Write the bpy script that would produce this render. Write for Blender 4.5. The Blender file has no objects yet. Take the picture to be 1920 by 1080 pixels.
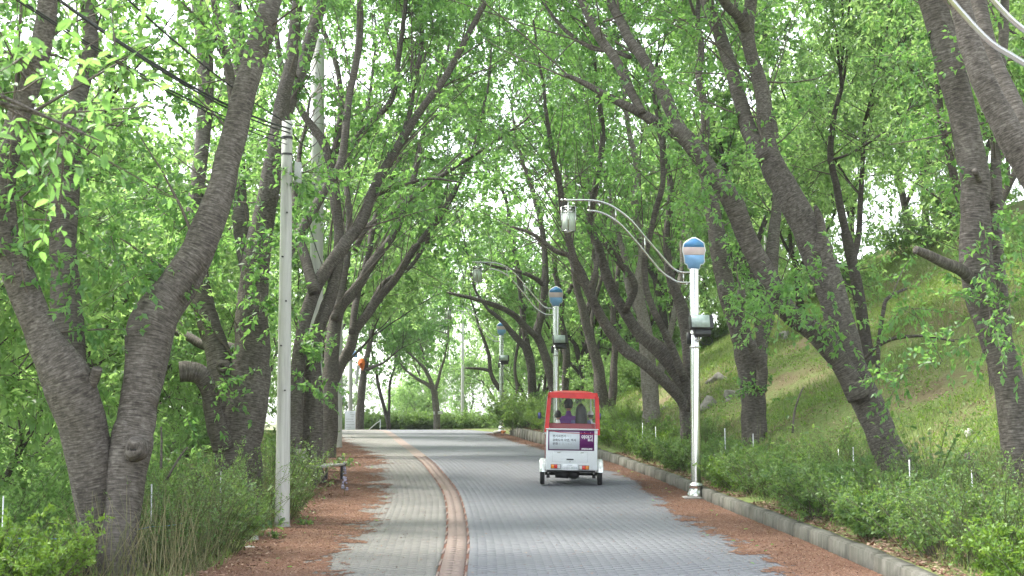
import bpy, bmesh, math, random
import numpy as np
from mathutils import Vector, Matrix

# ------------------------------------------------------------------ camera, sky, sun, exposure
SC = bpy.context.scene
COL = SC.collection
F_PX = 2760.0
PITCH = math.atan(230.0 / F_PX)
EYE = 1.6
cam_data = bpy.data.cameras.new('camera')
cam_data.sensor_width = 36.0
cam_data.lens = F_PX / 1920.0 * 36.0
cam_data.clip_end = 2000.0
cam_data.dof.use_dof = True
cam_data.dof.focus_distance = 27.0
cam_data.dof.aperture_fstop = 7.0
cam = bpy.data.objects.new('camera', cam_data)
cam.location = (0, 0, EYE)
cam.rotation_euler = (math.pi / 2 + PITCH, 0, 0)
COL.objects.link(cam)
SC.camera = cam

SUN_EL, SUN_AZ = math.radians(58), math.radians(-60)     # azimuth from +Y towards +X
world = bpy.data.worlds.new('World')
SC.world = world
world.use_nodes = True
wn = world.node_tree.nodes
wl = world.node_tree.links
sky = wn.new('ShaderNodeTexSky')
sky.sky_type = 'NISHITA'
sky.sun_disc = False
sky.sun_elevation = SUN_EL
sky.sun_rotation = SUN_AZ
sky.air_density = 1.0
sky.dust_density = 1.5
hsv = wn.new('ShaderNodeHueSaturation')
hsv.inputs['Saturation'].default_value = 0.28
wl.new(sky.outputs[0], hsv.inputs['Color'])
bg = wn['Background']
bg.inputs[1].default_value = 0.15
wl.new(hsv.outputs[0], bg.inputs[0])

sun_data = bpy.data.lights.new('sun', 'SUN')
sun_data.energy = 1.5
sun_data.angle = math.radians(10)
sun_data.color = (1.0, 0.95, 0.86)
sun = bpy.data.objects.new('sun', sun_data)
sd = Vector((math.sin(SUN_AZ) * math.cos(SUN_EL), math.cos(SUN_AZ) * math.cos(SUN_EL), math.sin(SUN_EL)))
sun.rotation_euler = (-sd).to_track_quat('-Z', 'Y').to_euler()
sun.location = (-20, 10, 40)
COL.objects.link(sun)

vs = SC.view_settings
vs.view_transform = 'Standard'
vs.look = 'None'
vs.gamma = 1.0
vs.use_curve_mapping = False
vs.exposure = 2.5
SC.render.engine = 'CYCLES'
cy = SC.cycles
cy.max_bounces = 10
cy.diffuse_bounces = 5
cy.glossy_bounces = 3
cy.transmission_bounces = 8
cy.transparent_max_bounces = 8
cy.caustics_reflective = False
cy.caustics_refractive = False
cy.sample_clamp_indirect = 6.0
try:
    cy.use_adaptive_sampling = True
    cy.adaptive_threshold = .02
    cy.use_denoising = True
    cy.denoiser = 'OPENIMAGEDENOISE'
except Exception:
    pass

RNG = np.random.default_rng(7)
random.seed(7)

# ------------------------------------------------------------------ helpers: projection, terrain
def at(px, py, d):
    """a photograph pixel at distance d along the road -> world point"""
    a = (px - 960.0) / F_PX
    b = (540.0 - py) / F_PX
    v = Vector((a, math.cos(PITCH) - b * math.sin(PITCH), math.sin(PITCH) + b * math.cos(PITCH)))
    v *= d / v.y
    return Vector((v.x, v.y, v.z + EYE))

_gy = np.arange(-40.0, 400.0, 0.25)
def curve(pts, sm=12):
    p = np.array(pts, float)
    v = np.interp(_gy, p[:, 0], p[:, 1])
    k = np.exp(-np.linspace(-2, 2, 2 * sm + 1) ** 2)
    k /= k.sum()
    vv = np.pad(v, sm, mode='edge')
    v = np.convolve(vv, k, mode='valid')
    return lambda y: np.interp(y, _gy, v)

ZR = curve([(-40, -1.0), (0, -0.42), (8, -0.22), (13, -0.03), (16, 0), (22, 0), (26, .06), (29, .2), (34.5, .38), (42, .52), (52, .62), (61, .68), (68, .73), (73, .66), (82, .2), (100, -1.2), (150, -2.5), (400, -2.5)], 10)
KR = curve([(-40, 3.8), (8, 3.72), (14.2, 3.63), (20.5, 3.57), (26.3, 3.3), (34.5, 2.37), (47.6, .69), (61, -.35), (70, -2.6), (80, -7.5), (100, -18), (400, -60)])
SR = curve([(-40, .1), (8, -.25), (14.2, -.437), (18, -.5), (23.2, -.71), (27, -.93), (34.5, -1.77), (46, -3.2), (60, -4.8), (66, -5.5), (72, -7.6), (80, -12), (100, -23), (400, -65)])
SW = 0.31
WL = curve([(-40, -2.6), (8, -2.6), (14, -2.7), (20.5, -3.0), (26, -3.25), (31, -3.75), (43, -5.4), (60, -7.9), (70, -10), (80, -15.5), (100, -26), (400, -68)])
KB = curve([(-40, 3.8), (8, 3.72), (14.2, 3.63), (20.5, 3.57), (26.3, 3.3), (34.5, 2.37), (47.6, .69), (60, -.3), (68, 1.2), (80, 6), (100, 14), (400, 60)])
KH = curve([(-40, .17), (34, .18), (45, .36), (54, .34), (60, .06), (400, .03)])          # kerb height
KW = 0.16

def slope_k(y):
    return np.interp(y, [0, 16, 22, 30, 40, 70, 120], [.30, .32, .36, .46, .58, .5, .3])

def _vn(ix, iy, seed):
    h = (ix * 374761393 + iy * 668265263 + seed * 974634777) & 0xffffffff
    h = ((h ^ (h >> 13)) * 1274126177) & 0xffffffff
    return ((h ^ (h >> 16)) & 0xffff) / 65535.0

def vnoise(x, y, seed=0):
    x = np.asarray(x, float); y = np.asarray(y, float)
    ix = np.floor(x).astype(np.int64); iy = np.floor(y).astype(np.int64)
    fx = x - ix; fy = y - iy
    fx = fx * fx * (3 - 2 * fx); fy = fy * fy * (3 - 2 * fy)
    a = _vn(ix, iy, seed); b = _vn(ix + 1, iy, seed); c = _vn(ix, iy + 1, seed); d = _vn(ix + 1, iy + 1, seed)
    return (a * (1 - fx) + b * fx) * (1 - fy) + (c * (1 - fx) + d * fx) * fy

def terrain(x, y):
    x = np.asarray(x, float); y = np.asarray(y, float)
    z = ZR(y)
    r = x - KR(y) - KW
    s = slope_k(y)
    rb = np.minimum(r, x - KB(y) - KW)
    bank = np.where(r > 0, KH(y) - .02 + .1 * np.clip(rb, 0, 1) + s * np.clip(rb - 1, 0, 11) + s * .55 * np.clip(rb - 12, 0, 12), 0)
    l = WL(y) - x
    drop = np.where(l > 0, -.02 - .26 * np.clip(l - 2.4, 0, 14) - .006 * np.clip(l - 14, 0, 200), 0)
    bump = (vnoise(x * .5, y * .5, 3) - .5) * .25 + (vnoise(x * 1.7, y * 1.7, 4) - .5) * .1
    w = np.clip(np.maximum(r - .3, l - .8), 0, 2) / 2
    out = z + bank + drop + bump * w
    inside = (r <= 0) & (l <= 0)
    return np.where(inside, z - .08, out)

def tz(x, y):
    return float(terrain(x, y))

# ------------------------------------------------------------------ helpers: mesh building
class MB:
    """collects vertices, quads, triangles, builds ONE mesh object"""
    def __init__(self):
        self.v = []; self.q = []; self.t = []; self.uv = []; self.a = []; self.n = 0
    def add(self, v, q=None, t=None, uv=None, a=None):
        v = np.asarray(v, float).reshape(-1, 3)
        if q is not None and len(q): self.q.append(np.asarray(q, np.int64).reshape(-1, 4) + self.n)
        if t is not None and len(t): self.t.append(np.asarray(t, np.int64).reshape(-1, 3) + self.n)
        self.v.append(v)
        self.uv.append(np.zeros((len(v), 2)) if uv is None else np.asarray(uv, float).reshape(-1, 2))
        self.a.append(np.zeros(len(v)) if a is None else np.broadcast_to(np.asarray(a, float), (len(v),)))
        self.n += len(v)
    def mesh(self, name, mat, smooth=False):
        me = bpy.data.meshes.new(name)
        if not self.n:
            return me
        v = np.concatenate(self.v)
        q = np.concatenate(self.q) if self.q else np.zeros((0, 4), np.int64)
        t = np.concatenate(self.t) if self.t else np.zeros((0, 3), np.int64)
        loops = np.concatenate([q.ravel(), t.ravel()]).astype(np.int32)
        starts = np.concatenate([np.arange(len(q)) * 4, len(q) * 4 + np.arange(len(t)) * 3]).astype(np.int32)
        me.vertices.add(len(v)); me.vertices.foreach_set('co', v.astype(np.float32).ravel())
        me.loops.add(len(loops)); me.loops.foreach_set('vertex_index', loops)
        me.polygons.add(len(starts)); me.polygons.foreach_set('loop_start', starts)
        if smooth:
            me.polygons.foreach_set('use_smooth', np.ones(len(starts), bool))
        me.update(calc_edges=True)
        uv = np.concatenate(self.uv)
        lay = me.uv_layers.new(name='UVMap')
        lay.data.foreach_set('uv', uv[loops].astype(np.float32).ravel())
        at_ = me.attributes.new('rnd', 'FLOAT', 'POINT')
        at_.data.foreach_set('value', np.concatenate(self.a).astype(np.float32))
        me.materials.append(mat)
        return me
    def build(self, name, mat, parent=None, smooth=False, kind=None):
        o = bpy.data.objects.new(name, self.mesh(name, mat, smooth))
        COL.objects.link(o)
        if parent is not None: o.parent = parent
        if kind: o['kind'] = kind
        return o
    # shapes
    def box(self, c, s, rz=0.0, M=None, top=1.0):
        x, y, z = s[0] / 2, s[1] / 2, s[2] / 2
        v = np.array([(-x, -y, -z), (x, -y, -z), (x, y, -z), (-x, y, -z), (-x * top, -y * top, z), (x * top, -y * top, z), (x * top, y * top, z), (-x * top, y * top, z)])
        if rz:
            c_, s_ = math.cos(rz), math.sin(rz)
            v = v @ np.array([[c_, s_, 0], [-s_, c_, 0], [0, 0, 1]])
        if M is not None:
            v = np.array([(M @ Vector(p))[:] for p in v])
        v = v + np.array(c)
        self.add(v, q=[(0, 3, 2, 1), (4, 5, 6, 7), (0, 1, 5, 4), (1, 2, 6, 5), (2, 3, 7, 6), (3, 0, 4, 7)])
    def bbox(self, c, s, b=.01, rz=0.0):
        """box with chamfered edges"""
        x, y, z = s[0] / 2, s[1] / 2, s[2] / 2
        b = min(b, x * .9, y * .9, z * .9)
        bm = bmesh.new()
        bmesh.ops.create_cube(bm, size=1.0)
        for w in bm.verts:
            w.co = Vector((w.co.x * 2 * x, w.co.y * 2 * y, w.co.z * 2 * z))
        bmesh.ops.bevel(bm, geom=bm.edges[:], offset=b, segments=2, affect='EDGES', profile=.5)
        self.bm(bm, Matrix.Translation(c) @ Matrix.Rotation(rz, 4, 'Z'))
    def bm(self, bm, M=None):
        bmesh.ops.triangulate(bm, faces=[f for f in bm.faces if len(f.verts) > 4])
        bm.verts.index_update()
        v = [((M @ w.co) if M is not None else w.co)[:] for w in bm.verts]
        q = [[w.index for w in f.verts] for f in bm.faces if len(f.verts) == 4]
        t = [[w.index for w in f.verts] for f in bm.faces if len(f.verts) == 3]
        self.add(v, q, t)
        bm.free()
    def lathe(self, prof, c=(0, 0, 0), n=20, axis='Z'):
        """prof: list of (radius, height)"""
        k = len(prof)
        ang = np.linspace(0, 2 * np.pi, n, endpoint=False)
        v = np.array([(r * math.cos(a), r * math.sin(a), h) for r, h in prof for a in ang])
        if axis == 'X': v = v[:, [2, 0, 1]]
        if axis == 'Y': v = v[:, [1, 2, 0]]
        q = [(i * n + j, i * n + (j + 1) % n, (i + 1) * n + (j + 1) % n, (i + 1) * n + j) for i in range(k - 1) for j in range(n)]
        self.add(v + np.array(c), q)
    def tube(self, pts, rad, n=8, cap=True, uvs=1.0, bump=0.0, seed=0):
        P = np.asarray([tuple(p) for p in pts], float)
        K = len(P)
        R = np.broadcast_to(np.asarray(rad, float), (K,))
        T = np.gradient(P, axis=0)
        T /= np.linalg.norm(T, axis=1)[:, None] + 1e-9
        u = np.cross(T[0], (0, 0, 1.0))
        if np.linalg.norm(u) < .2: u = np.cross(T[0], (0, 1.0, 0))
        u /= np.linalg.norm(u)
        s = np.concatenate([[0], np.cumsum(np.linalg.norm(np.diff(P, axis=0), axis=1))])
        ang = np.linspace(0, 2 * np.pi, n + 1)
        V = []; UV = []
        for i in range(K):
            u = u - T[i] * np.dot(u, T[i]); u /= np.linalg.norm(u)
            w = np.cross(T[i], u)
            rr = np.full(n + 1, R[i])
            if bump:
                a2 = np.where(np.arange(n + 1) == n, 0, ang)
                rr = rr * (1 + bump * (np.sin(a2 * 2 + s[i] * 1.3 + seed) * .6 + np.sin(a2 * 3 - s[i] * 2.1 + seed * 2.3) * .4 + np.sin(a2 * 5 + s[i] * 4.7 + seed) * .25 + .5 * math.sin(s[i] * 5.3 + seed)))
                ca_, sa_ = np.cos(a2), np.sin(a2)
                rr = rr * (1 + bump * 2.2 * (vnoise(ca_ * 1.6 + seed * 3.1, s[i] * 2.2 + sa_ * 1.6, 8) - .5) + bump * 1.3 * (vnoise(ca_ * 4 + seed, s[i] * 7 + sa_ * 4, 9) - .5))
            V.append(P[i] + (np.cos(ang)[:, None] * u + np.sin(ang)[:, None] * w) * rr[:, None])
            UV.append(np.stack([ang / (2 * np.pi) * max(R[0] * 6.28, .02) * uvs, np.full(n + 1, s[i] * uvs)], 1))
        V = np.concatenate(V); UV = np.concatenate(UV)
        m = n + 1
        i = np.arange(K - 1)[:, None] * m; j = np.arange(n)[None, :]
        q = np.stack([i + j, i + j + 1, i + m + j + 1, i + m + j], -1).reshape(-1, 4)
        t = []
        if cap:
            V = np.concatenate([V, P[:1], P[-1:]]); UV = np.concatenate([UV, UV[:1], UV[-1:]])
            a0, a1 = K * m, K * m + 1
            t = [(a0, k + 1, k) for k in range(n)] + [(a1, (K - 1) * m + k, (K - 1) * m + k + 1) for k in range(n)]
        self.add(V, q, t, uv=UV)
    def batch(self, P, R, n=3):
        """many tubes at once: P (M,K,3), R (M,K)"""
        M, K, _ = P.shape
        d = P[:, -1] - P[:, 0]
        d /= np.linalg.norm(d, axis=1)[:, None] + 1e-9
        ref = np.where(np.abs(d[:, 2:3]) > .9, np.array([[1.0, 0, 0]]), np.array([[0, 0, 1.0]]))
        u = np.cross(d, ref); u /= np.linalg.norm(u, axis=1)[:, None] + 1e-9
        w = np.cross(d, u)
        ang = np.arange(n) * 2 * np.pi / n
        V = P[:, :, None, :] + R[:, :, None, None] * (np.cos(ang)[None, None, :, None] * u[:, None, None, :] + np.sin(ang)[None, None, :, None] * w[:, None, None, :])
        base = (np.arange(M) * K * n)[:, None, None]
        k = (np.arange(K - 1) * n)[None, :, None]
        j = np.arange(n)[None, None, :]
        j2 = (j + 1) % n
        q = np.stack([base + k + j, base + k + j2, base + k + n + j2, base + k + n + j], -1).reshape(-1, 4)
        uv = np.zeros((M, K, n, 2))
        uv[..., 0] = j * .02
        uv[..., 1] = np.arange(K)[None, :, None] * .15 + RNG.random((M, 1, 1)) * 9
        self.add(V.reshape(-1, 3), q, uv=uv.reshape(-1, 2))
    def blades(self, P, D, N, L, W, rnd):
        """single triangle blades / flakes"""
        M = len(P)
        D = nrm(D); S = nrm(np.cross(D, N))
        V = np.stack([P - S * (W * .5)[:, None], P + S * (W * .5)[:, None], P + D * L[:, None]], 1).reshape(-1, 3)
        self.add(V, t=np.arange(M * 3).reshape(-1, 3), a=np.repeat(rnd, 3))
    def leaves(self, P, D, N, L, W, rnd, fine=False):
        """P base points, D direction, N normal hint, L length, W width -> folded leaves"""
        M = len(P)
        if not M: return
        D = D / (np.linalg.norm(D, axis=1)[:, None] + 1e-9)
        S = np.cross(D, N); S /= np.linalg.norm(S, axis=1)[:, None] + 1e-9
        N = np.cross(S, D)
        L = np.broadcast_to(L, (M,))[:, None]; W = np.broadcast_to(W, (M,))[:, None]
        if fine:
            a = P + D * L * .28; b = P + D * L * .68 - N * L * .05
            tip = P + D * L - N * L * .16
            V = np.stack([P, a + S * W * .46 + N * W * .16, b + S * W * .40 + N * W * .13, tip, b - S * W * .40 + N * W * .13, a - S * W * .46 + N * W * .16], 1).reshape(-1, 3)
            o = (np.arange(M) * 6)[:, None]
            q = np.concatenate([o + np.array([[0, 1, 2, 3]]), o + np.array([[0, 3, 4, 5]])])
            self.add(V, q=q, a=np.repeat(rnd, 6))
        else:
            m = P + D * L * .45 + N * W * .12
            V = np.stack([P, m + S * W * .5, P + D * L - N * L * .08, m - S * W * .5], 1).reshape(-1, 3)
            o = (np.arange(M) * 4)[:, None]
            t = np.concatenate([o + np.array([[0, 1, 2]]), o + np.array([[0, 2, 3]])])
            self.add(V, t=t, a=np.repeat(rnd, 4))

def unit(rng, n):
    v = rng.normal(size=(n, 3))
    return v / np.linalg.norm(v, axis=1)[:, None]

def nrm(v):
    return v / (np.linalg.norm(v, axis=-1, keepdims=True) + 1e-9)

def empty(name, loc=(0, 0, 0), rz=0.0):
    o = bpy.data.objects.new(name, None)
    o.empty_display_size = .2
    o.location = loc
    o.rotation_euler = (0, 0, rz)
    COL.objects.link(o)
    return o

def tag(o, label=None, cat=None, group=None, kind=None):
    if label: o['label'] = label
    if cat: o['category'] = cat
    if group: o['group'] = group
    if kind: o['kind'] = kind
    return o

def copy_tree(o, parent=None):
    c = o.copy(); COL.objects.link(c)
    if parent is not None: c.parent = parent
    for ch in [x for x in KIDS.get(o.name, [])]:
        copy_tree(ch, c)
    return c
KIDS = {}
def reg(o):
    """remember children of a prototype so that copies need no scene scan"""
    KIDS[o.name] = list(o.children)
    for c in o.children: reg(c)
    return o

# ------------------------------------------------------------------ helpers: materials
def mat(name):
    m = bpy.data.materials.new(name)
    m.use_nodes = True
    return m, m.node_tree.nodes, m.node_tree.links, m.node_tree.nodes['Principled BSDF']

def ramp(nodes, stops):
    r = nodes.new('ShaderNodeValToRGB')
    e = r.color_ramp.elements
    while len(e) < len(stops): e.new(.5)
    for i, (p, c) in enumerate(stops):
        e[i].position = p
        e[i].color = (*c, 1) if len(c) == 3 else c
    return r

def noise(nodes, links, scale, vec=None, detail=4, rough=.6, dist=0):
    n = nodes.new('ShaderNodeTexNoise')
    n.inputs['Scale'].default_value = scale
    n.inputs['Detail'].default_value = detail
    n.inputs['Roughness'].default_value = rough
    n.inputs['Distortion'].default_value = dist
    if vec is not None: links.new(vec, n.inputs['Vector'])
    return n

def bump(nodes, links, h, strength, dist, bsdf):
    b = nodes.new('ShaderNodeBump')
    b.inputs['Strength'].default_value = strength
    b.inputs['Distance'].default_value = dist
    links.new(h, b.inputs['Height'])
    links.new(b.outputs[0], bsdf.inputs['Normal'])

def plain(name, col, rough=.5, metal=0.0, spec=.5, var=.12, scale=6.0, coat=0.0, bmp=0.0):
    """painted / plastic / metal surface with slight uneven wear"""
    m, n, l, p = mat(name)
    geo = n.new('ShaderNodeTexCoord')
    nz = noise(n, l, scale, geo.outputs['Object'], 5, .65)
    r = ramp(n, [(.25, tuple(c * (1 - var) for c in col)), (.75, tuple(min(1, c * (1 + var * .6)) for c in col))])
    l.new(nz.outputs['Fac'], r.inputs[0])
    l.new(r.outputs[0], p.inputs['Base Color'])
    p.inputs['Metallic'].default_value = metal
    p.inputs['Specular IOR Level'].default_value = spec
    rr = n.new('ShaderNodeMapRange')
    rr.inputs[3].default_value = max(.02, rough - .08); rr.inputs[4].default_value = min(1, rough + .1)
    l.new(nz.outputs['Fac'], rr.inputs[0]); l.new(rr.outputs[0], p.inputs['Roughness'])
    if coat: p.inputs['Coat Weight'].default_value = coat
    if bmp:
        n2 = noise(n, l, scale * 6, geo.outputs['Object'], 4)
        bump(n, l, n2.outputs['Fac'], bmp, .01, p)
    return m

def leaf_mat(name, c_dark, c_mid, c_light, trans=(.16, .34, .04), tw=.45, rough=.42):
    m, n, l, p = mat(name)
    a = n.new('ShaderNodeAttribute'); a.attribute_name = 'rnd'
    oi = n.new('ShaderNodeObjectInfo')
    ad = n.new('ShaderNodeMath'); ad.operation = 'MULTIPLY_ADD'
    l.new(oi.outputs['Random'], ad.inputs[0]); ad.inputs[1].default_value = .22
    l.new(a.outputs['Fac'], ad.inputs[2])
    sb = n.new('ShaderNodeMath'); sb.operation = 'SUBTRACT'; l.new(ad.outputs[0], sb.inputs[0]); sb.inputs[1].default_value = .11
    r = ramp(n, [(.05, c_dark), (.5, c_mid), (.95, c_light)])
    l.new(sb.outputs[0], r.inputs[0])
    l.new(r.outputs[0], p.inputs['Base Color'])
    p.inputs['Roughness'].default_value = rough
    p.inputs['Specular IOR Level'].default_value = .45
    tr = n.new('ShaderNodeBsdfTranslucent')
    r2 = ramp(n, [(.05, tuple(x * .75 for x in trans)), (.95, (trans[0] * 1.25, trans[1] * 1.15, trans[2] * 1.1))])
    l.new(sb.outputs[0], r2.inputs[0]); l.new(r2.outputs[0], tr.inputs[0])
    mx = n.new('ShaderNodeMixShader'); mx.inputs[0].default_value = tw
    l.new(p.outputs[0], mx.inputs[1]); l.new(tr.outputs[0], mx.inputs[2])
    l.new(mx.outputs[0], n['Material Output'].inputs[0])
    return m

def bark_mat(name, dark, mid, light):
    m, n, l, p = mat(name)
    uv = n.new('ShaderNodeUVMap'); uv.uv_map = 'UVMap'
    mp = n.new('ShaderNodeMapping'); mp.inputs['Scale'].default_value = (5.5, 55, 1)
    l.new(uv.outputs[0], mp.inputs[0])
    n1 = noise(n, l, 1.0, mp.outputs[0], 4, .62, .35)           # horizontal lenticel bands
    geo = n.new('ShaderNodeNewGeometry')
    n2 = noise(n, l, 1.6, geo.outputs['Position'], 4, .6)      # broad patches
    n3 = noise(n, l, 22, geo.outputs['Position'], 4, .7)
    r = ramp(n, [(.28, dark), (.5, mid), (.80, light)])
    mx = n.new('ShaderNodeMath'); mx.operation = 'MULTIPLY_ADD'
    l.new(n2.outputs['Fac'], mx.inputs[0]); mx.inputs[1].default_value = .35; l.new(n1.outputs['Fac'], mx.inputs[2])
    sb = n.new('ShaderNodeMath'); sb.operation = 'SUBTRACT'; l.new(mx.outputs[0], sb.inputs[0]); sb.inputs[1].default_value = .17
    l.new(sb.outputs[0], r.inputs[0])
    mr = n.new('ShaderNodeMixRGB'); mr.blend_type = 'MULTIPLY'; mr.inputs[0].default_value = .55
    r3 = ramp(n, [(.38, (.30, .27, .24)), (.60, (1, 1, 1))])
    l.new(n3.outputs['Fac'], r3.inputs[0]); l.new(r.outputs[0], mr.inputs[1]); l.new(r3.outputs[0], mr.inputs[2])
    l.new(mr.outputs[0], p.inputs['Base Color'])
    p.inputs['Roughness'].default_value = .82
    p.inputs['Specular IOR Level'].default_value = .25
    hs = n.new('ShaderNodeMath'); hs.operation = 'MULTIPLY_ADD'
    l.new(n3.outputs['Fac'], hs.inputs[0]); hs.inputs[1].default_value = .4; l.new(n1.outputs['Fac'], hs.inputs[2])
    bump(n, l, hs.outputs[0], .6, .014, p)
    return m

M_BARK = bark_mat('cherry_bark', (.032, .027, .022), (.100, .088, .075), (.24, .22, .195))
M_BARK_PALE = bark_mat('pale_bark', (.09, .08, .065), (.20, .18, .155), (.34, .31, .27))
M_BARK_FAR = bark_mat('far_bark', (.032, .026, .022), (.075, .064, .055), (.16, .145, .13))
M_TWIG = plain('twig', (.105, .085, .068), .8, var=.3)
M_LEAF = leaf_mat('cherry_leaf', (.048, .120, .042), (.085, .195, .066), (.150, .275, .10), (.28, .55, .125), .52)
M_LEAF_FAR = leaf_mat('woodland_leaf', (.060, .130, .046), (.110, .215, .074), (.19, .30, .11), (.38, .62, .19), .56)
M_LEAF_SHRUB = leaf_mat('shrub_leaf', (.050, .115, .036), (.100, .195, .060), (.190, .275, .09), (.26, .44, .09), .4)
M_LEAF_DRY = leaf_mat('dry_stem', (.10, .13, .045), (.20, .20, .09), (.34, .29, .16), (.2, .22, .08), .25, .6)
M_GRASS = leaf_mat('grass', (.090, .150, .045), (.165, .240, .075), (.30, .33, .13), (.32, .46, .12), .42, .5)

# ------------------------------------------------------------------ ground, road, pavement, kerb
def ground_mat():
    m, n, l, p = mat('bank_earth')
    g = n.new('ShaderNodeNewGeometry')
    n1 = noise(n, l, .55, g.outputs['Position'], 5, .6, .4)
    n2 = noise(n, l, 9, g.outputs['Position'], 6, .7)
    n3 = noise(n, l, 60, g.outputs['Position'], 3, .7)
    rg = ramp(n, [(.3, (.10, .14, .042)), (.7, (.20, .25, .09))]); l.new(n2.outputs['Fac'], rg.inputs[0])
    re = ramp(n, [(.3, (.10, .085, .045)), (.7, (.24, .20, .12))]); l.new(n3.outputs['Fac'], re.inputs[0])
    rm = ramp(n, [(.42, (0, 0, 0)), (.62, (1, 1, 1))]); l.new(n1.outputs['Fac'], rm.inputs[0])
    mx = n.new('ShaderNodeMixRGB'); l.new(rm.outputs[0], mx.inputs[0]); l.new(rg.outputs[0], mx.inputs[1]); l.new(re.outputs[0], mx.inputs[2])
    l.new(mx.outputs[0], p.inputs['Base Color']); p.inputs['Roughness'].default_value = .95
    p.inputs['Specular IOR Level'].default_value = .1
    bump(n, l, n2.outputs['Fac'], .8, .05, p)
    return m

def pave_mat(name, dark, light, joints=None):
    m, n, l, p = mat(name)
    g = n.new('ShaderNodeNewGeometry')
    n1 = noise(n, l, 5.0, g.outputs['Position'], 3, .55)
    n2 = noise(n, l, .55, g.outputs['Position'], 6, .68, .8)
    n3 = noise(n, l, 160, g.outputs['Position'], 2, .7)
    r = ramp(n, [(.3, dark), (.72, light)])
    a = n.new('ShaderNodeMath'); a.operation = 'MULTIPLY_ADD'; l.new(n2.outputs['Fac'], a.inputs[0]); a.inputs[1].default_value = .6
    b = n.new('ShaderNodeMath'); b.operation = 'MULTIPLY'; l.new(n1.outputs['Fac'], b.inputs[0]); b.inputs[1].default_value = .4
    l.new(b.outputs[0], a.inputs[2]); l.new(a.outputs[0], r.inputs[0])
    mr = n.new('ShaderNodeMixRGB'); mr.blend_type = 'MULTIPLY'; mr.inputs[0].default_value = .5
    r3 = ramp(n, [(.35, (.62, .62, .62)), (.6, (1, 1, 1))]); l.new(n3.outputs['Fac'], r3.inputs[0])
    l.new(r.outputs[0], mr.inputs[1]); l.new(r3.outputs[0], mr.inputs[2])
    col = mr.outputs[0]
    if joints:
        uv = n.new('ShaderNodeUVMap'); uv.uv_map = 'UVMap'
        br = n.new('ShaderNodeTexBrick')
        br.inputs['Scale'].default_value = 1.0; br.inputs['Brick Width'].default_value = .2; br.inputs['Row Height'].default_value = .1
        br.inputs['Mortar Size'].default_value = .004; br.inputs['Mortar'].default_value = (.35, .33, .3, 1)
        br.inputs['Color1'].default_value = (1, 1, 1, 1); br.inputs['Color2'].default_value = (.9, .9, .9, 1)
        l.new(uv.outputs[0], br.inputs[0])
        m2 = n.new('ShaderNodeMixRGB'); m2.blend_type = 'MULTIPLY'; m2.inputs[0].default_value = 1
        l.new(col, m2.inputs[1]); l.new(br.outputs[0], m2.inputs[2]); col = m2.outputs[0]
    l.new(col, p.inputs['Base Color'])
    p.inputs['Roughness'].default_value = .8
    p.inputs['Specular IOR Level'].default_value = .3
    bump(n, l, n3.outputs['Fac'], .25, .004, p)
    return m

M_GROUND = ground_mat()
M_ROAD = pave_mat('grey_paver', (.150, .156, .170), (.20, .207, .222))
M_ROAD_FAR = pave_mat('grey_paving_far', (.150, .156, .170), (.20, .207, .222), True)
M_WALK = pave_mat('beige_paver', (.185, .178, .164), (.24, .232, .215))
M_WALK_FAR = pave_mat('beige_paving_far', (.185, .178, .164), (.24, .232, .215), True)
M_STRIP = pave_mat('terracotta_paver', (.23, .175, .152), (.28, .22, .192))
M_JOINT = plain('joint_sand', (.14, .137, .13), .95, var=.35, scale=30)
M_REDJOINT = plain('rusty_joint', (.16, .07, .045), .9, var=.35, scale=30)

def terrain_sheet():
    ys = np.concatenate([np.arange(-30, 8, 3.0), np.arange(8, 80, .5), np.arange(80, 130, 3.0), np.arange(130, 420, 20.0), np.geomspace(430, 1600, 8)])
    ts = np.concatenate([-np.geomspace(1500, 16, 20), -np.arange(15.5, .05, -.5), [0.0], np.linspace(.25, 1, 4)[:-1] * 0 + 0.0])
    ts = np.unique(ts)
    rs = np.concatenate([[0.0, .2, .5], np.arange(1, 24, .6), np.geomspace(25, 1500, 18)])
    rows = []
    for y in ys:
        xl = WL(y) + ts
        xr = KR(y) + KW + rs
        rows.append(np.concatenate([xl, xr]))
    X = np.array(rows); Y = np.repeat(ys[:, None], X.shape[1], 1)
    Z = terrain(X - 1e-4 * 0, Y)
    nl = len(ts)
    Z[:, nl - 1] = ZR(ys) - .03
    Z[:, nl] = ZR(ys) + KH(ys) - .02
    # between left edge and kerb the sheet dips below the paving
    X = np.concatenate([X[:, :nl], X[:, nl - 1:nl] + .02, X[:, nl:nl + 1] - .02, X[:, nl:]], 1)
    Y = np.repeat(ys[:, None], X.shape[1], 1)
    dip = (ZR(ys) - .15)[:, None]
    Z = np.concatenate([Z[:, :nl], dip, dip, Z[:, nl:]], 1)
    a, b = X.shape
    i = np.arange(a - 1)[:, None] * b; j = np.arange(b - 1)[None, :]
    q = np.stack([i + j, i + j + 1, i + b + j + 1, i + b + j], -1).reshape(-1, 4)
    mb = MB(); mb.add(np.stack([X, Y, Z], -1), q)
    return mb.build('ground', M_GROUND, None, True, 'structure')
terrain_sheet()

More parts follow.
